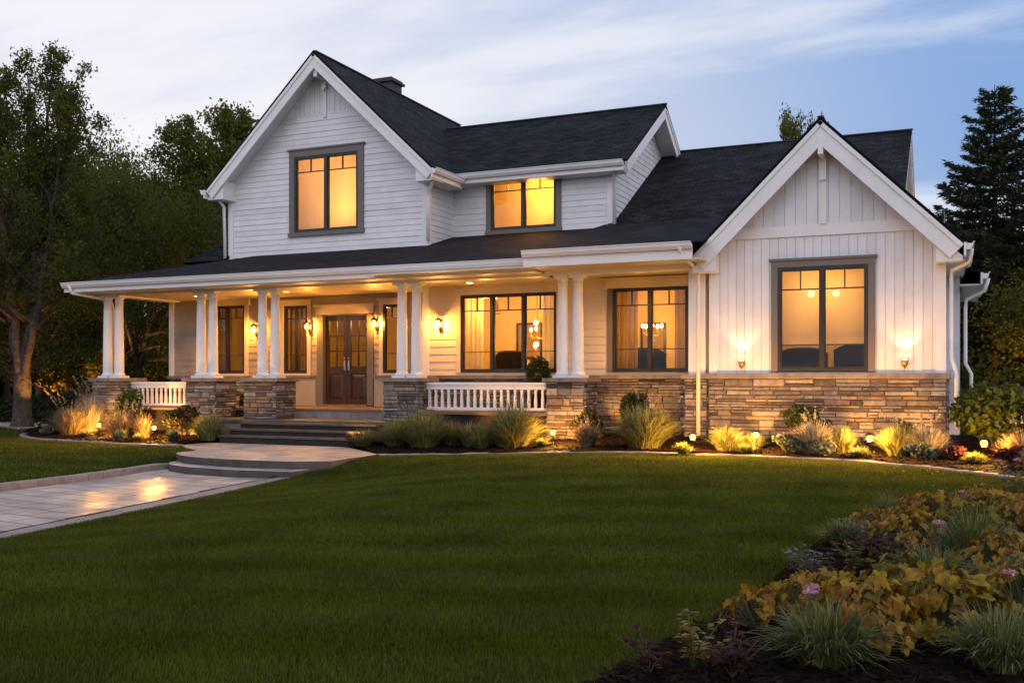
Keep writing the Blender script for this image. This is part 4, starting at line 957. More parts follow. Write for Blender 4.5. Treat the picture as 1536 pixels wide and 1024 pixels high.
ground_spot(-11.1,16.95,.1,(-11.0,18.3,.6),30,110,'small spotlight among the low grass right of the steps')

# ------------------------------------------------------------------ plants
def leaf_quads(C, size, rs, flat=.0, aspect=.55):
    n = len(C); d = rs.normal(size=(n,3)); d[:,2] *= (1-flat); d /= np.linalg.norm(d,axis=1)[:,None]
    u = rs.normal(size=(n,3)); u -= d*np.sum(u*d,axis=1)[:,None]; u /= np.linalg.norm(u,axis=1)[:,None]; v = np.cross(d,u)
    s = size*rs.uniform(.6,1.35,n)[:,None]; V = np.empty((n,4,3))
    V[:,0] = C-u*s; V[:,1] = C+v*s*aspect+u*s*.1; V[:,2] = C+u*s; V[:,3] = C-v*s*aspect+u*s*.1
    return V.reshape(-1,3), np.arange(4*n).reshape(-1,4)
def grow(rg, segs, tips, p, d, L, r, depth, spread=.55, up=.18, nseg=4, kids=(2,3), shrink=.72, twig=None):
    pts = [p.copy()]; rad = [r]; d = d.normalized()
    for i in range(nseg):
        d = (d+Vector((rg.gauss(0,.10),rg.gauss(0,.10),rg.gauss(0,.07)+up*.25))).normalized(); p = p+d*(L/nseg); pts.append(p.copy()); rad.append(r*(1-.38*(i+1)/nseg))
    segs.append((pts, rad, depth))
    if depth <= 0: tips.extend(pts[1:]); return
    if depth <= 1: tips.extend(pts[2:])
    for k in range(rg.randint(*kids)):
        a = d.cross(Vector((rg.gauss(0,1),rg.gauss(0,1),rg.gauss(0,1)))).normalized(); nd = (d+a*spread*rg.uniform(.6,1.3)+Vector((0,0,up))).normalized()
        q = pts[-1] if k == 0 else pts[rg.randint(nseg//2, nseg)]
        grow(rg, segs, tips, q.copy(), nd, L*shrink*rg.uniform(.8,1.15), rad[-1]*(.80 if k == 0 else .62), depth-1, spread, up, nseg, kids, shrink)
def broad_tree(x, y, z, label, seed, h=8., depth=5, r=.16, fork=1.6, spread=.5, up=.2, nleaf=14000, leaf=.09, mat=LEAF_MAPLE, scat=.3, nlimb=4, bark=BARK, group=None, name='tree', limb0=None, shrink=.74, lower=None, tilt=.55):
    rg = rngs(seed); rs = np.random.default_rng(seed); segs = []; tips = []
    t = thing(name, label, 'tree', (x,y,z), group); top = Vector((rg.uniform(-.1,.1),rg.uniform(-.1,.1),fork))
    segs.append(([Vector((0,0,-.2)),Vector((0,0,.1)),top*.5,top],[r*1.5,r*1.12,r,r*.95],9))
    L0 = limb0 or h*.30
    for k in range(nlimb):
        a = 6.283*k/nlimb+rg.uniform(-.4,.4); tl = rg.uniform(.5,1.1)*tilt
        grow(rg, segs, tips, top.copy(), Vector((math.cos(a)*tl,math.sin(a)*tl,1)), L0*rg.uniform(.85,1.1), r*.55, depth-1, spread, up, shrink=shrink)
    if lower:
        for k in range(lower):
            a = rg.uniform(0,6.283); zz = fork*rg.uniform(.9,1.0)+h*rg.uniform(.0,.3)
            grow(rg, segs, tips, Vector((top.x,top.y,zz)), Vector((math.cos(a),math.sin(a),.15)), L0*.9, r*.3, depth-2, spread, .05, shrink=shrink)
    zmax = max(p.z for p in tips); k = h/zmax if zmax > 0 else 1
    mb = MB()
    for pts, rad, dp in segs:
        if dp == 9: q = pts
        else: q = [Vector((p.x, p.y, fork+(p.z-fork)*k if p.z > fork else p.z)) for p in pts]
        mb.tube(q, [max(a, .008) for a in rad], 8 if dp > 2 else (5 if dp > 0 else 3), .5, False)
    mb.build('trunk', bark, t, True)
    T = np.array([(p.x,p.y,fork+(p.z-fork)*k if p.z > fork else p.z) for p in tips]); idx = rs.integers(0,len(T),nleaf)
    C = T[idx]+rs.normal(scale=scat,size=(nleaf,3))*np.array([1,1,.75]); V, F = leaf_quads(C, leaf, rs, .3)
    clump = (np.sin(T[idx]@np.array([1.7,2.3,1.9])*1.3)*.5+.5)*.5; np_mesh('crown', V, F, np.clip(clump+rs.uniform(0,.5,nleaf),0,1), mat, t)
    return t
def leader_tree(x, y, z, label, seed, h, W, r, fork, leaders, nleaf, leaf, mat, scat=.16, step=.20, f0=.10, prof=(.55,1.3), elev=(18,62), bark=BARK, cat='tree', group=None):
    """upright leaders with rising side limbs and twigs; leaves ride on the twigs in tufts"""
    rg = rngs(seed); rs = np.random.default_rng(seed); t = thing('tree', label, cat, (x,y,z), group); mb = MB(); tw = []
    mb.tube([(0,0,-.2),(0,0,.05),(.01,0,.3),(.02,0,fork*.55),(.01,.01,fork*.85),(0,.02,fork)],[r*2.0,r*1.4,r*1.12,r*1.0,r*1.02,r*.86],12,.5,False)
    for (lx, ly, top, lr) in leaders:
        n = 14; P = []
        for i in range(n+1):
            f = i/n; k = f**.75; P.append(Vector((lx*k+rg.gauss(0,.03), ly*k+rg.gauss(0,.03), fork-.05+(top-fork)*f)))
        P[0] = Vector((lx*.03,ly*.03,fork-.35)); mb.tube(P,[lr*(1-f/n)**.85+.008 for f in range(n+1)],9,.5,False)
        a = rg.uniform(0,6.28); zz = fork+(top-fork)*f0
        while zz < top-.05:
            f = (zz-fork)/(top-fork); a += 2.4+rg.uniform(-.5,.5); i = min(n-1,int(f*n)); p = P[i].lerp(P[i+1], f*n-i)
            L = W*(max(0,math.sin(math.pi*min(.97,(f*.90+.08)**prof[0])))**prof[1]*.84+.16)*rg.uniform(.7,1.15); el = R(elev[0]+(elev[1]-elev[0])*f+rg.uniform(-10,10))
            d = Vector((math.cos(a)*math.cos(el),math.sin(a)*math.cos(el),math.sin(el))); B = [p.copy()]; q = p.copy()
            for k in range(6):
                d = (d+Vector((rg.gauss(0,.09),rg.gauss(0,.09),.10+rg.gauss(0,.06)))).normalized(); q = q+d*L/6; B.append(q.copy())
            br = max(.010,lr*.42*(1-f)+.010); mb.tube(B,[br*(1-.85*k/6)+.004 for k in range(7)],5,.5,False)
            for k in range(int(5+L*5)):
                s_ = rg.uniform(.25,1); j = min(5,int(s_*6)); b = B[j].lerp(B[j+1],s_*6-j); dd = (d*.9+Vector((rg.gauss(0,.65),rg.gauss(0,.65),rg.gauss(.25,.45)))).normalized(); l = (.22+.22*L)*rg.uniform(.5,1.2)*(1.15-.5*s_)
                e_ = b+dd*l; m_ = b.lerp(e_,.55)+Vector((0,0,.03)); mb.tube([b,m_,e_],[.008,.006,.003],3,.5,False); tw.append((b,e_))
            zz += step*rg.uniform(.6,1.4)
    mb.build('trunk', bark, t, True); A = np.array([tuple(p) for p,_ in tw]); B = np.array([tuple(q) for _,q in tw]); dens = rs.uniform(.12,1.,len(tw))**1.7; dens /= dens.sum(); idx = rs.choice(len(tw),nleaf,p=dens)
    u = rs.uniform(.25,1.15,nleaf)[:,None]; C = A[idx]+(B[idx]-A[idx])*u+rs.normal(scale=scat,size=(nleaf,3))*np.array([1,1,.8]); V, F = leaf_quads(C, leaf, rs, .3)
    np_mesh('crown', V, F, np.clip(rs.random(len(tw))[idx]*.55+rs.uniform(0,.45,nleaf),0,1), mat, t); return t
def copy_tree(o, loc, rz, s, label, sz=None):
    c = o.copy(); COL.objects.link(c); c.location = loc; c.rotation_euler = (0,0,rz); c.scale = (s,s,sz or s); c['label'] = label
    for ch in o.children:
        d = ch.copy(); COL.objects.link(d); d.parent = c
    return c
def spruce(x, y, z, label, seed, h=10., rb=2.3, group=None, z0=.22, dens=1.):
    rg = rngs(seed); rs = np.random.default_rng(seed); t = thing('spruce_tree', label, 'tree', (x,y,z), group)
    mb = MB(); mb.tube([(0,0,-.2),(0,0,h*.4),(0,0,h*.8),(0,0,h)],[.20,.13,.05,.01],8)
    Cs = []; Ds = []; zz = h*z0
    while zz < h*.985:
        f = (zz-h*z0)/(h*(1-z0)); L = rb*(1-f)**.78*rg.uniform(.72,1.12)+.14; n = rg.randint(5,7) if f < .8 else 4; a0 = rg.uniform(0,6.28)
        for k in range(n):
            a = a0+6.283*k/n+rg.uniform(-.25,.25); Lk = L*rg.uniform(.72,1.1); droop = (.32*(1-f)-.28*f)*Lk; pts = []
            for i in range(7):
                s = i/6; rr = Lk*s; pts.append(Vector((math.cos(a)*rr, math.sin(a)*rr, zz-droop*(s**1.1)+.16*Lk*s**4)))
            mb.tube(pts, [.035*(1-f)+.008-.004*i for i in range(7)] if False else [max(.006,.03*(1-f)*(1-i/7)+.006) for i in range(7)], 4, .5, False)
            side = Vector((-math.sin(a),math.cos(a),0)); m = int(Lk*26*dens)+4
            for j in range(m):
                s = rg.uniform(.08,1)**.8; i = min(5,int(s*6)); p = pts[i].lerp(pts[i+1], s*6-i); wdt = Lk*.30*(1-s*.75)+.06
                o_ = rg.uniform(-1,1); q = p+side*o_*wdt+Vector((0,0,-abs(o_)*wdt*.22-rg.uniform(0,.07))); q += (pts[6]-pts[0]).normalized()*rg.uniform(0,.08)
                for _ in range(3): Cs.append(q+Vector((rg.gauss(0,.045),rg.gauss(0,.045),rg.gauss(0,.035)))); Ds.append((pts[6]-pts[0]).normalized()*.7+side*o_*.7+Vector((rg.gauss(0,.25),rg.gauss(0,.25),-.25+rg.gauss(0,.3))))
        zz += h*.038*(1.25-.65*f)
    mb.build('trunk', CONBARK, t, True); C = np.array(Cs); D = np.array(Ds); D /= np.linalg.norm(D,axis=1)[:,None]; n = len(C)
    u = np.cross(D, rs.normal(size=(n,3))); u /= np.linalg.norm(u,axis=1)[:,None]; L_ = rs.uniform(.07,.14,n)[:,None]; V = np.empty((n,4,3))
    V[:,0] = C-D*L_*.6; V[:,1] = C+u*L_*.22; V[:,2] = C+D*L_; V[:,3] = C-u*L_*.22
    np_mesh('crown', V.reshape(-1,3), np.arange(4*n).reshape(-1,4), rs.random(n), NEEDLE, t); return t
def shrub(name, x, y, label, rx, h, mat, seed, n=2600, leaf=.035, cat='shrub', z=None, stems=7, group=None, ry=None, flat=.2, lift=.5, lobes=9):
    rg = rngs(seed); rs = np.random.default_rng(seed); zb = bed_z(x,y) if z is None else z; t = thing(name, label, cat, (x,y,zb), group); ry = ry or rx
    LB = []
    for _ in range(lobes): a = rg.uniform(0,6.28); q = rg.uniform(.15,.62); LB.append((math.cos(a)*q*rx, math.sin(a)*q*ry, h*rg.uniform(.30,.74), rg.uniform(.30,.52)))
    LB.append((0,0,h*.55,.6)); idx = rs.integers(0,len(LB),n); A = np.array(LB)[idx]
    d = rs.normal(size=(n,3)); d /= np.linalg.norm(d,axis=1)[:,None]; q = rs.uniform(.45,1.05,n)**.6
    C = A[:,:3]+d*(q*A[:,3])[:,None]*np.array([rx,ry,h*.56]); C[:,2] = np.clip(C[:,2], .03, None)
    V, F = leaf_quads(C, leaf, rs, flat); np_mesh('foliage', V, F, rs.random(n), mat, t)
    mb = MB()
    for _ in range(stems):
        a = rg.uniform(0,6.28); q = rg.uniform(.2,.8); mb.tube([(0,0,-.05),(math.cos(a)*q*rx*.4,math.sin(a)*q*ry*.4,h*.35),(math.cos(a)*q*rx*.8,math.sin(a)*q*ry*.8,h*.75)],[.014,.010,.005],4)
    mb.build('stem', BARK, t); return t
def blades(n, r, h, rg, rs, wd, droop, nseg=5, base=.18, hv=(.6,1.1), tipw=.1):
    a = rs.uniform(0,2*np.pi,n); b0 = r*.34*np.sqrt(rs.random(n)); o = np.sqrt(rs.uniform(.01,1.,n)); out = 1.05*o*r*rs.uniform(.8,1.2,n)-b0*.4; hh = h*rs.uniform(*hv,n)*(1-.60*np.minimum(1,o)**1.6*min(1,droop*1.3)); a2 = a+rs.normal(0,.42,n)
    V = np.empty((n,(nseg+1)*2,3)); px, py = np.cos(a)*b0, np.sin(a)*b0; sx, sy = -np.sin(a2), np.cos(a2); kk = .15+1.5*o*droop*rs.uniform(.6,1.4,n); w_ = wd*rs.uniform(.6,1.3,n); bend = rs.normal(0,.10,n)*r
    for i in range(nseg+1):
        s = i/nseg; rr = out*s**1.15; z = hh*((1+kk)*s-kk*s*s); ww = w_*(1-s)**.6*(1-tipw)+w_*tipw*(1-s)
        cx = px+np.cos(a2)*rr+sx*bend*s*s; cy = py+np.sin(a2)*rr+sy*bend*s*s
        V[:,2*i] = np.column_stack([cx-sx*ww,cy-sy*ww,z]); V[:,2*i+1] = np.column_stack([cx+sx*ww,cy+sy*ww,z])
    k = (nseg+1)*2; F = np.concatenate([np.arange(n)[:,None]*k+np.array([2*i,2*i+1,2*i+3,2*i+2]) for i in range(nseg)]); r_ = rs.random(n); return V, F, np.tile(r_, nseg)
def grass_clump(x, y, label, r, h, mat, seed, n=420, wd=.0055, droop=.7, plumes=0, pmat=None, z=None, name='ornamental_grass', cat='grass clump', group=None, nseg=5, inner=.5):
    rg = rngs(seed); rs = np.random.default_rng(seed); zb = bed_z(x,y) if z is None else z; t = thing(name, label, cat, (x,y,zb-.01), group)
    n = int(n*1.5); wd *= 1.3
    V, F, q = blades(n, r, h, rg, rs, wd, droop, nseg); V2, F2, q2 = blades(int(n*inner), r*.62, h*1.0, rg, rs, wd, droop*.5, nseg)
    Vv = np.concatenate([V.reshape(-1,3), V2.reshape(-1,3)]); Ff = np.concatenate([F, F2+len(V)*V.shape[1]]); np_mesh('blades', Vv, Ff, np.concatenate([q*.9, q2]), mat, t)
    if plumes:
        for _ in range(plumes):
            a = rg.uniform(0,6.28); o = rg.uniform(.1,.8)*r; hh = h*rg.uniform(.85,1.15); P = Vector((math.cos(a)*o*.9,math.sin(a)*o*.9,hh)); D = Vector((math.cos(a)*.5,math.sin(a)*.5,.8)).normalized(); mb = MB()
            mb.tube([(math.cos(a)*o*.1,math.sin(a)*o*.1,0),(math.cos(a)*o*.45,math.sin(a)*o*.45,hh*.6),P],[.003,.0025,.002],3,.5,False); mb.build('stalk', STEM, t)
            C = np.array([P+D*rg.uniform(0,1)*.16*h/.7+Vector((rg.gauss(0,.009),rg.gauss(0,.009),rg.gauss(0,.009))) for _i in range(40)]); V, F = leaf_quads(C, .014, rs, 0, .3); np_mesh('plume', V, F, rs.random(len(C)), pmat or mat, t)
    return t
# lobed-leaf perennials, for the bed close to the eye
def lobed_plant(x, y, label, r, h, mat, seed, n=70, leaf=.085, lobes=5, z=None, name='coral_bells_plant', cat='plant', group=None, dome=.75):
    rg = rngs(seed); zb = bed_z(x,y) if z is None else z; t = thing(name, label, cat, (x,y,zb), group); mb = MB(); sm = MB(); K = 23
    for i in range(n):
        a = rg.uniform(0,6.283); q = math.sqrt(rg.random()); c = Vector((math.cos(a)*q*r, math.sin(a)*q*r, h*(1-dome*q*q)*rg.uniform(.72,1.08)+.02)); s = leaf*rg.choice((.5,.65,.8,.95,1.1,1.25))
        nrm = Vector((math.cos(a)*q*.9+rg.gauss(0,.42), math.sin(a)*q*.9+rg.gauss(0,.42), .85)).normalized(); f = Vector((math.cos(a),math.sin(a),-.35-.4*q+rg.gauss(0,.2)))
        f = (f-nrm*f.dot(nrm)).normalized(); sd = nrm.cross(f); rnd = rg.random(); cup = rg.uniform(-.35,.12); curl = rg.uniform(.2,1.5); v = [c]; rim = []
        for ring, rr in ((0,.55),(1,1.)):
            for k in range(K):
                th = -2.7+5.4*k/(K-1); lob = .58+.42*abs(math.cos(2.5*th))**1.3 if ring else .85
                base = (1.0-.28*abs(th)/2.7)*lob*rr*s; u, w_ = math.cos(th)*base+ .25*s*0, math.sin(th)*base*.92
                zz = (cup*rr*rr+.30*abs(math.sin(th))*rr)*s-.42*s*max(0,math.cos(th))*rr*rr*curl + (rg.uniform(-.06,.06)*s if ring else .05*s*math.cos(th*lobes)); v.append(c+f*u+sd*w_+nrm*zz)
        fs = [(0,1+k,2+k) for k in range(K-1)]+[(1+k,1+K+k,2+K+k,2+k) for k in range(K-1)]; mb.raw(v, fs, min(1,max(0,rnd*.75+.25*(1-q)*rg.random())))
        sm.tube([(c.x*.25,c.y*.25,0),(c.x*.7,c.y*.7,c.z*.6),c],[.004,.003,.0025],3,.5,False)
    mb.build('foliage', mat, t, True); sm.build('stem', STEM, t); return t
def leafy_sprig(x, y, label, r, h, mat, seed, nst=7, leaf=.05, z=None, name='leafy_plant', cat='plant', group=None, asp=.32, per=14, flowers=0):
    rg = rngs(seed); rs = np.random.default_rng(seed); zb = bed_z(x,y) if z is None else z; t = thing(name, label, cat, (x,y,zb), group); mb = MB(); lf = MB(); Fl = []
    for i in range(nst):
        a = rg.uniform(0,6.283); q = rg.uniform(.15,1)*r; hh = h*rg.uniform(.65,1.1); P = [Vector((math.cos(a)*q*s**1.2, math.sin(a)*q*s**1.2, hh*(1.15*s-.15*s*s))) for s in (0,.25,.5,.75,1)]
        mb.tube(P, [.005,.0045,.004,.003,.002], 4, .5, False)
        for k in range(per):
            s = rg.uniform(.18,1.); j = min(3,int(s*4)); p = P[j].lerp(P[j+1], s*4-j); b = rg.uniform(0,6.283); L = leaf*rg.uniform(.6,1.3)*(1.15-.4*s); d = Vector((math.cos(b),math.sin(b),rg.uniform(.0,.7))).normalized(); sd = d.cross(Vector((0,0,1))).normalized(); dn = Vector((0,0,-1))
            v = [p, p+d*L*.35+sd*L*asp, p+d*L*.75+sd*L*asp*.75+dn*L*.10, p+d*L*1.1+dn*L*.28, p+d*L*.75-sd*L*asp*.75+dn*L*.10, p+d*L*.35-sd*L*asp, p+d*L*.5-Vector((0,0,L*.06))]
            lf.raw(v, [(0,1,6),(1,2,6),(2,3,6),(3,4,6),(4,5,6),(5,0,6)], rg.random())
        if i < flowers: Fl.append(P[-1])
    mb.build('stem', STEM, t); lf.build('foliage', mat, t, True)
    for P in Fl: blossom(P, t, seed+int(P.x*99))
    return t
def blossom(P, t, seed, r=.036):
    rs = np.random.default_rng(abs(seed)); n = 120; d = rs.normal(size=(n,3)); d[:,2] = np.abs(d[:,2])*.55; d /= np.linalg.norm(d,axis=1)[:,None]
    V, F = leaf_quads(np.array(P)+d*r*rs.uniform(.5,1.05,n)[:,None]*np.array([1,1,.6]), .0085, rs, 0, .7); np_mesh('blossom', V, F, rs.random(n), PINK, t)
def flower_stems(x, y, label, h, seed, n=3, z=None):
    rg = rngs(seed); zb = bed_z(x,y) if z is None else z; t = thing('pink_flower', label, 'flower', (x,y,zb)); mb = MB(); tops = []
    for i in range(n): P = Vector((rg.uniform(-.09,.09),rg.uniform(-.09,.09),h*rg.uniform(.82,1.1))); tops.append(P); mb.tube([(P.x*.2,P.y*.2,0),(P.x*.6,P.y*.6,P.z*.6),P],[.004,.003,.003],4,.5,False)
    mb.build('stem', STEM, t)
    for i, P in enumerate(tops): blossom(P, t, seed*7+i)
    return t

# beds along the house -------------------------------------------------------
grass_clump(-18.95,17.75,'tall silvery plume grass leaning on the leftmost stone pier',.48,1.02,GR_SILV,101,420,.006,.55,16,GR_SILV)
grass_clump(-19.05,17.25,'broad tan fountain grass left of the leftmost path light',.62,.72,GR_TAN,102,620,.006,.7,14,GR_SILV)
shrub('low_shrub',-19.4,17.0,'small grey green mound at the left tip of the bed',.34,.26,GR_BLUE,103,1300,.028)
grass_clump(-17.25,17.1,'tan and grey grass between the two left path lights',.58,.66,GR_TAN,104,560,.006,.75,14,GR_SILV)
grass_clump(-16.72,17.15,'tan grass touching the second path light from the left',.40,.60,GR_TAN,105,360,.006,.7,8,GR_SILV)
grass_clump(-16.65,16.42,'small pale green tuft in front of the tan grass',.22,.27,GR_BLUE,106,220,.008,.6)
shrub('round_shrub',-15.95,17.6,'dark round bronze shrub before the second stone pier',.50,.72,SHRUBD,107,3800,.032,lobes=14)
grass_clump(-15.42,16.72,'small pale grey green tuft before the dark round shrub',.24,.27,GR_BLUE,108,240,.008,.6)
shrub('upright_shrub',-18.05,18.05,'upright green shrub standing against the left white railing',.36,1.15,SHRUBG,109,2600,.034,lobes=10)
grass_clump(-14.75,17.05,'green flowering grass clump at the left side of the steps',.52,.62,GR_GREEN,110,620,.006,.7,12,GR_SILV)
grass_clump(-9.0,17.45,'yellow green tuft wedged between the large feathery clump and the yellowish grass',.40,.50,GR_GREEN,147,380,.006,.8)
grass_clump(-8.15,16.95,'low green tuft at the mulch edge in front of the long railing',.34,.34,GR_GREEN,148,300,.006,.85)
shrub('low_shrub',-15.15,17.5,'low green shrub between the dark round shrub and the steps',.35,.42,SHRUBG,111,1500,.032)
shrub('porch_shrub',-15.55,19.35,'small green shrub on the porch between two stone piers',.26,.36,SHRUBG,112,1200,.03,z=.72)
grass_clump(-10.75,16.95,'low green grass at the right side of the steps',.45,.36,GR_GREEN,120,520,.006,.8)
grass_clump(-10.15,17.15,'middle sized green grass between the steps and the railing',.50,.55,GR_GREEN,121,560,.006,.8,6,GR_SILV)
grass_clump(-9.45,17.1,'large feathery green grass under the left end of the long railing',.78,.78,GR_GREEN,122,1050,.006,.85,14,GR_SILV)
grass_clump(-8.55,17.35,'yellowish grass between the two large clumps under the railing',.45,.52,GR_GREEN,123,420,.006,.8)
grass_clump(-7.62,17.2,'large feathery green grass under the right end of the long railing',.82,.86,GR_GREEN,124,1150,.006,.85,16,GR_SILV)
grass_clump(-6.0,16.85,'small lavender like tuft right of the stone pier',.33,.44,GR_TAN,126,420,.006,.5,10,GR_SILV)
shrub('round_shrub',-6.45,18.1,'dark shrub against the stone wall behind the small tuft',.34,.62,SHRUBD,127,1900,.03)
shrub('round_shrub',-5.55,18.3,'round green boxwood in front of the stone under the two part window',.44,.98,BOXWOOD,128,3200,.032,lobes=13)
grass_clump(-4.85,16.6,'biggest round fountain grass left of the wing',.76,.80,GR_GREEN,129,1250,.006,.95,10,GR_SILV)
grass_clump(-3.45,16.55,'bushy yellow green grass at the left end of the wing wall',.42,.44,GR_GREEN,130,520,.006,.7)
grass_clump(-3.05,16.9,'low yellow green tuft behind the wing path light',.30,.30,GR_GREEN,131,300,.006,.7)
shrub('round_shrub',-2.35,17.7,'dark round boxwood at the foot of the wing stone wall',.46,.68,BOXWOOD,132,3200,.03,lobes=13)
shrub('low_shrub',-2.42,16.35,'grey green low mound left of the silvery wing grasses',.28,.34,GR_BLUE,133,1300,.026)
grass_clump(-2.02,16.45,'silvery upright grass below the wing window',.44,.56,GR_SILV,134,560,.006,.55,12,GR_SILV)
grass_clump(-1.62,16.6,'green and gold grass left of the wing window path light',.36,.48,GR_GREEN,135,420,.006,.7)
shrub('low_shrub',-1.88,16.1,'grey green low mound in front of the silvery wing grass',.26,.26,GR_BLUE,136,1100,.026)
grass_clump(-.78,16.45,'upright green grass right of the wing window path light',.40,.54,GR_GREEN,137,520,.006,.55,6,GR_SILV)
grass_clump(-.36,16.35,'upright pale grass at the right corner of the wing',.42,.54,GR_SILV,138,520,.006,.6,8,GR_SILV)
shrub('low_shrub',-.46,16.0,'grey green low mound before the pale corner grass',.24,.26,GR_BLUE,139,1000,.026)
shrub('small_shrub',-.72,17.75,'tiny round boxwood against the right end of the wing stone wall',.17,.46,BOXWOOD,140,900,.026)
shrub('leafy_bush',.58,17.4,'large loose green bush at the right corner of the house',.86,1.15,SHRUBG,141,4200,.062,lobes=20)
shrub('leafy_bush',1.5,17.6,'dark green bush at the right edge behind the corner bush',.75,1.05,BOXWOOD,142,4200,.042,lobes=14)
shrub('low_shrub',.05,15.9,'low reddish plant between corner grass and the right path light',.22,.24,PURP,143,800,.024)
grass_clump(.92,15.75,'tan brown grass at the right edge of the house bed',.44,.50,GR_TAN,144,520,.006,.6,12,GR_SILV)
shrub('low_shrub',.72,15.1,'dark purple mound before the tan grass at the right edge',.30,.30,PURP,145,1400,.026)
grass_clump(.98,14.75,'pale silvery tuft at the right edge beside the stone edging',.26,.34,GR_SILV,146,320,.007,.6)
for x, y, lb, sd in TUFTS: grass_clump(x, y, lb, .22, .20, GR_FOREG, sd, 170, .0055, .8)
# potted plant on the porch
pt = thing('potted_plant','dark clipped plant in a pot behind the right end of the railing','potted plant',(-8.05,19.55,.715)); mb = MB(); mb.lathe(0,0,[(.13,0),(.19,.34),(.20,.36),(.20,.42),(.17,.42)],16); mb.build('pot', BLACKMETAL, pt, True)
rs = np.random.default_rng(9); n = 1900; d = rs.normal(size=(n,3)); d /= np.linalg.norm(d,axis=1)[:,None]; V, F = leaf_quads(np.array([0,0,.78])+d*(rs.uniform(.5,1.05,n)**.6)[:,None]*np.array([.26,.26,.38]), .03, rs, .2); np_mesh('foliage', V, F, rs.random(n), BOXWOOD, pt)

# foreground bed -------------------------------------------------------------
lobed_plant(-.42,5.35,'big amber leaved mound at the bottom right of the picture',.36,.33,HEUCH,201,197,0.052)
lobed_plant(-.02,5.55,'rust amber leaved mound near the bottom right corner',.34,.34,HEUCH,202,182,0.055)
lobed_plant(-.72,5.75,'amber leaved plant reaching toward the lawn left of the big amber mound',.30,.26,HEUCH,203,121,0.048)
lobed_plant(-.98,5.55,'small amber leaved plant nearest the lawn edge',.20,.20,HEUCH,204,54,0.045)
lobed_plant(-.28,6.15,'yellow green leaved mound behind the big amber mound',.30,.30,HEUCH_Y,205,136,0.049)
lobed_plant(-.30,8.05,'amber leaved mound in the middle of the bed behind the purple plant',.36,.32,HEUCH,206,182,0.046)
lobed_plant(-.62,8.75,'small amber plant at the lawn edge in the middle of the bed',.26,.24,HEUCH,207,106,0.042)
lobed_plant(.10,8.55,'yellow leaved mound in the middle of the bed',.38,.34,HEUCH_Y,208,182,0.046)
lobed_plant(-.20,9.35,'amber mound behind the yellow one along the lawn edge',.40,.30,HEUCH,209,182,0.043)
lobed_plant(.25,10.0,'rusty low mound far back in the front bed',.42,.28,HEUCH,210,197,0.041)
lobed_plant(.62,9.2,'amber mound at the right edge of the picture in the middle of the bed',.40,.36,HEUCH,211,182,0.046)
lobed_plant(.75,10.7,'far amber mound at the right edge of the picture',.45,.34,HEUCH_Y,212,212,0.039)
lobed_plant(.30,7.3,'amber leaved plant between the arching tufts at the right edge',.30,.30,HEUCH,213,121,0.049)
lobed_plant(.38,6.05,'dark rust leaved plant at the right edge near the front',.30,.30,HEUCH,214,121,0.049)
grass_clump(-.55,4.95,'arching blue green grass tuft at the bottom of the picture',.36,.32,GR_FOREG,221,360,.0042,1.25)
grass_clump(-.12,6.75,'arching grass tuft in the middle behind the amber mound',.36,.34,GR_FOREG,222,360,.0042,1.2)
grass_clump(.12,7.6,'tall arching tuft right of the purple plant',.32,.48,GR_FOREG,223,320,.0042,1.1)
grass_clump(.20,5.05,'arching tuft in the bottom right corner',.30,.32,GR_FOREG,224,300,.0042,1.2)
grass_clump(-.55,9.75,'thin upright tuft on the lawn edge far back in the bed',.22,.30,GR_FOREG,225,130,.004,.9)
grass_clump(-.82,8.45,'thin pale tuft on the lawn edge beside the small amber plant',.26,.26,GR_FOREG,226,200,.004,1.0)
grass_clump(.48,6.7,'arching tuft at the right edge behind the rust plant',.30,.36,GR_FOREG,227,300,.0042,1.1)
leafy_sprig(-1.12,4.62,'upright yellow green sprig near the bottom of the lawn edge',.20,.24,HEUCH_Y,231,9,.055)
leafy_sprig(-.86,7.05,'pale green sprig plant at the lawn edge before the purple plant',.24,.22,GR_BLUE,232,12,.055)
leafy_sprig(-.62,7.35,'yellow sprig right beside the pale green sprig',.18,.22,HEUCH_Y,233,8,.055)
leafy_sprig(-1.28,4.45,'purple sprig at the bottom left tip of the bed',.20,.17,PURP,234,9,.05)
leafy_sprig(-.92,4.55,'dark purple plant left of the arching bottom tuft',.26,.18,PURP,235,18,.05)
leafy_sprig(-.32,7.35,'dark purple bushy plant in the middle of the bed',.34,.26,PURP,236,34,.05,per=18)
leafy_sprig(-.02,7.95,'smaller purple plant below the yellow mound',.24,.22,PURP,237,18,.05)
leafy_sprig(-.72,6.55,'dark purple plant filling the mulch behind the amber reaching plant',.26,.20,PURP,245,22,.05,per=16)
leafy_sprig(-.55,7.9,'dark purple mound in front of the middle amber plant',.26,.22,PURP,246,22,.05,per=16)
leafy_sprig(-1.08,5.25,'small purple sprig on the mulch beside the lawn',.14,.14,PURP,238,7,.045)
leafy_sprig(-.05,9.9,'grey green sprig with pink heads far back in the bed',.20,.34,GR_BLUE,239,7,.05,flowers=2)
leafy_sprig(.55,11.0,'pale sprig with pink heads at the far end of the bed',.20,.40,GR_BLUE,240,7,.05,flowers=2)
leafy_sprig(-.62,8.2,'grey leaved plant with a pink head before the amber mounds',.22,.26,GR_BLUE,243,12,.06,flowers=1)
flower_stems(-.68,5.12,'pair of pink flower heads above the bottom grass tuft',.34,241,3); flower_stems(-.05,6.55,'pink flower head behind the amber mound',.42,242,1); flower_stems(.28,5.6,'pink flowers at the bottom right corner',.40,244,2)

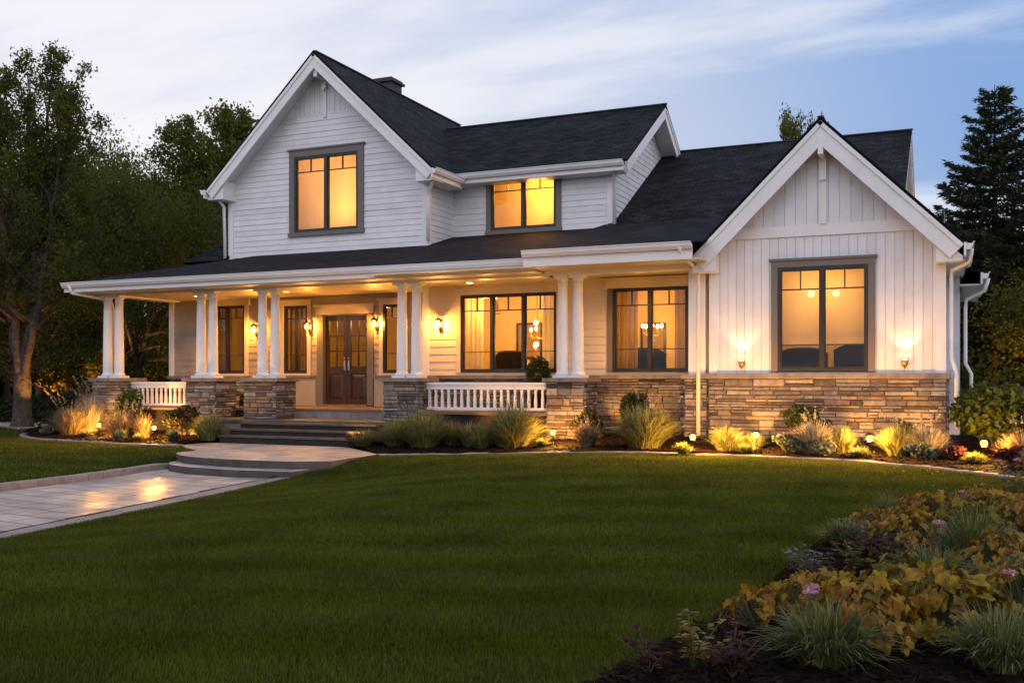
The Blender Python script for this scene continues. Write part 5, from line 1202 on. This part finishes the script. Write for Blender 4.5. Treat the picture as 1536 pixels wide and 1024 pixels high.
# trees ----------------------------------------------------------------------
leader_tree(-24.4,20.4,0,'tall spreading maple with lit forked trunk at the left edge',301,11.1,3.0,.24,1.5,[(.75,.35,10.1,.16),(-.7,-.35,10.0,.15),(-2.0,.5,8.8,.10),(2.0,-.3,8.7,.10)],48000,.050,LEAF_MAPLE,.10,.25,f0=.17,prof=(.75,.75),elev=(12,60))
ornamental = broad_tree(-28.1,25.0,0,'small uplit ornamental maple glowing yellow behind the big trunk',302,2.75,4,.09,.5,.8,-.02,11000,.055,LEAF_YEL,.18,6,name='ornamental_tree',limb0=1.35,tilt=1.35)
leader_tree(-27.2,31.6,0,'tall olive green tree rising just left of the white gable',303,12.6,2.9,.24,2.2,[(.5,.3,11.5,.15),(-1.3,-.2,11.0,.13),(1.7,-.4,11.1,.11)],42000,.075,LEAF_OLIVE,.15,.28,prof=(.85,.7),elev=(12,60))
wood = broad_tree(-27.0,27.6,0,'dark tree seen through the left end of the porch',304,7.6,5,.16,1.4,.6,.10,70000,.055,LEAF_DARK,.38,5,lower=7,group='trees of the dark wood left of the house'); wood.scale = (1,1,1.25)
for i, (x, y, s, lb, rz) in enumerate(((-30.8,30.5,1.0,'dark tree behind the left end of the porch roof',1.),(-24.9,30.5,.86,'dark tree whose crown shows above the left roof hip',2.),(-35.5,29.0,1.1,'dark tree left behind the ornamental maple',3.2),(-33.0,35.0,1.12,'taller dark tree far back between the maple and the gable',4.3),(-39.5,34.5,1.3,'dark tree far back at the left edge of the picture',5.2),(-28.5,37.5,1.1,'dark tree behind the olive tree',.5),(-23.6,32.0,.8,'lower dark tree behind the corner of the porch wall',5.8),(-32.6,28.0,.9,'dark tree directly behind the uplit ornamental maple',2.7),(-37.0,26.5,1.0,'dark tree behind the big maple at the left edge',3.9))):
    copy_tree(wood, (x,y,0), rz, s, lb, s*1.36)
spruce(1.15,33.5,0,'tall dark spruce standing right of the house',311,10.3,3.7,z0=.10,dens=3.2)
spruce(-5.6,48,0,'distant conifer whose top shows over the wing roof ridge',312,12.1,1.8,dens=.9); broad_tree(-6.6,47,0,'distant leafy tree top left of the wing peak',313,12.6,5,.2,6,.34,.3,4200,.11,LEAF_OLIVE,.22,3,tilt=.2).scale = (.42,.42,1)
rt = broad_tree(3.0,29.5,0,'leafy olive green tree at the right edge below the spruce',314,4.6,5,.12,.9,.65,.08,15000,.060,LEAF_OLIVE,.26,5,lower=5)
w2 = copy_tree(wood, (-.2,38.5,0), 1.4, .88, 'dark tree low behind the spruce beside the house'); w3 = copy_tree(wood, (4.6,37.0,0), 3.4, 1.0, 'dark tree at the right edge behind the spruce'); w4 = copy_tree(wood, (2.2,41.5,0), 5.4, 1.05, 'dark tree far behind the spruce trunk')
w5 = copy_tree(wood, (5.5,30.0,0), .4, .8, 'dark tree just outside the right edge beside the leafy olive tree')
for o in (w2,w3,w4,w5): o['group'] = 'trees behind the right end of the house'
# hedges at the left rear
def hedge(x0, x1, y, dpt, h, label, seed, n):
    rs = np.random.default_rng(seed); t = thing('hedge', label, 'hedge', ((x0+x1)/2,y,0)); hw = (x1-x0)/2
    C = np.column_stack([rs.uniform(-hw,hw,n), rs.uniform(-dpt/2,dpt/2,n), h*rs.uniform(.05,1.,n)**.7]); C[:,2] *= 1+.10*np.sin(C[:,0]*2.1+seed)+.06*np.sin(C[:,0]*5.3); C += rs.normal(scale=.03,size=C.shape)
    V, F = leaf_quads(C, .055, rs, .2); np_mesh('foliage', V, F, rs.random(n), HEDGE, t)
    mb = MB()
    for k in range(int((x1-x0)/.5)): mb.tube([(-hw+.25+k*.5,0,-.05),(-hw+.25+k*.5,0,h*.7)],.02,4)
    mb.build('stem', BARK, t)
hedge(-34,-25.6,22.5,1.0,.80,'long low dark hedge behind the big maple trunk',1,9000); hedge(-24.9,-21.8,22.0,1.1,.92,'short dark hedge at the left end of the porch bed',2,5000)
shrub('round_shrub',-22.6,20.2,'dark low shrub between the short hedge and the porch bed',.6,.55,HEDGE,151,2500,.05,z=0)
# far wood closing the horizon, one leafy mass
rs = np.random.default_rng(77)
def belt(n, a0, a1, r0, r1, h):
    a = rs.uniform(a0,a1,n); r = rs.uniform(r0,r1,n); top = h*(.65+.22*np.sin(a*23)+.13*np.sin(a*61)); return np.column_stack([-np.sin(a)*r, np.cos(a)*r, top*rs.uniform(0,1,n)**.8])
C = np.concatenate([belt(52000,R(30),R(62),50,58,7.5), belt(26000,R(-16),R(6),50,58,7.5), belt(22000,R(62),R(150),50,60,8), belt(22000,R(-110),R(-16),45,60,8)])
V, F = leaf_quads(C, .34, rs, .2, .7); o = struct(np_mesh('far_wood', V, F, rs.random(len(C)), LEAF_DARK), 'stuff'); o['label'] = 'dark far wood closing the horizon'

# garden spotlights on the trees
ground_spot(-27.3,23.5,.0,(-27.95,25.0,1.55),1300,95,'ground spotlight at the foot of the small ornamental maple')
ground_spot(-23.25,20.0,.0,(-24.3,20.5,2.0),430,50,'ground spotlight at the foot of the tall maple trunk')
ground_spot(-27.5,26.2,.0,(-27.1,27.6,2.0),900,110,'ground spotlight in the wood seen through the porch')
ground_spot(-24.8,26.0,.0,(-24.0,28.5,2.5),700,110,'ground spotlight behind the porch corner')
ground_spot(2.2,28.2,.0,(2.9,29.6,2.8),480,110,'ground spotlight under the leafy olive tree at the right edge')
ground_spot(.9,31.8,.0,(1.2,33.6,4.0),420,80,'ground spotlight at the foot of the spruce')
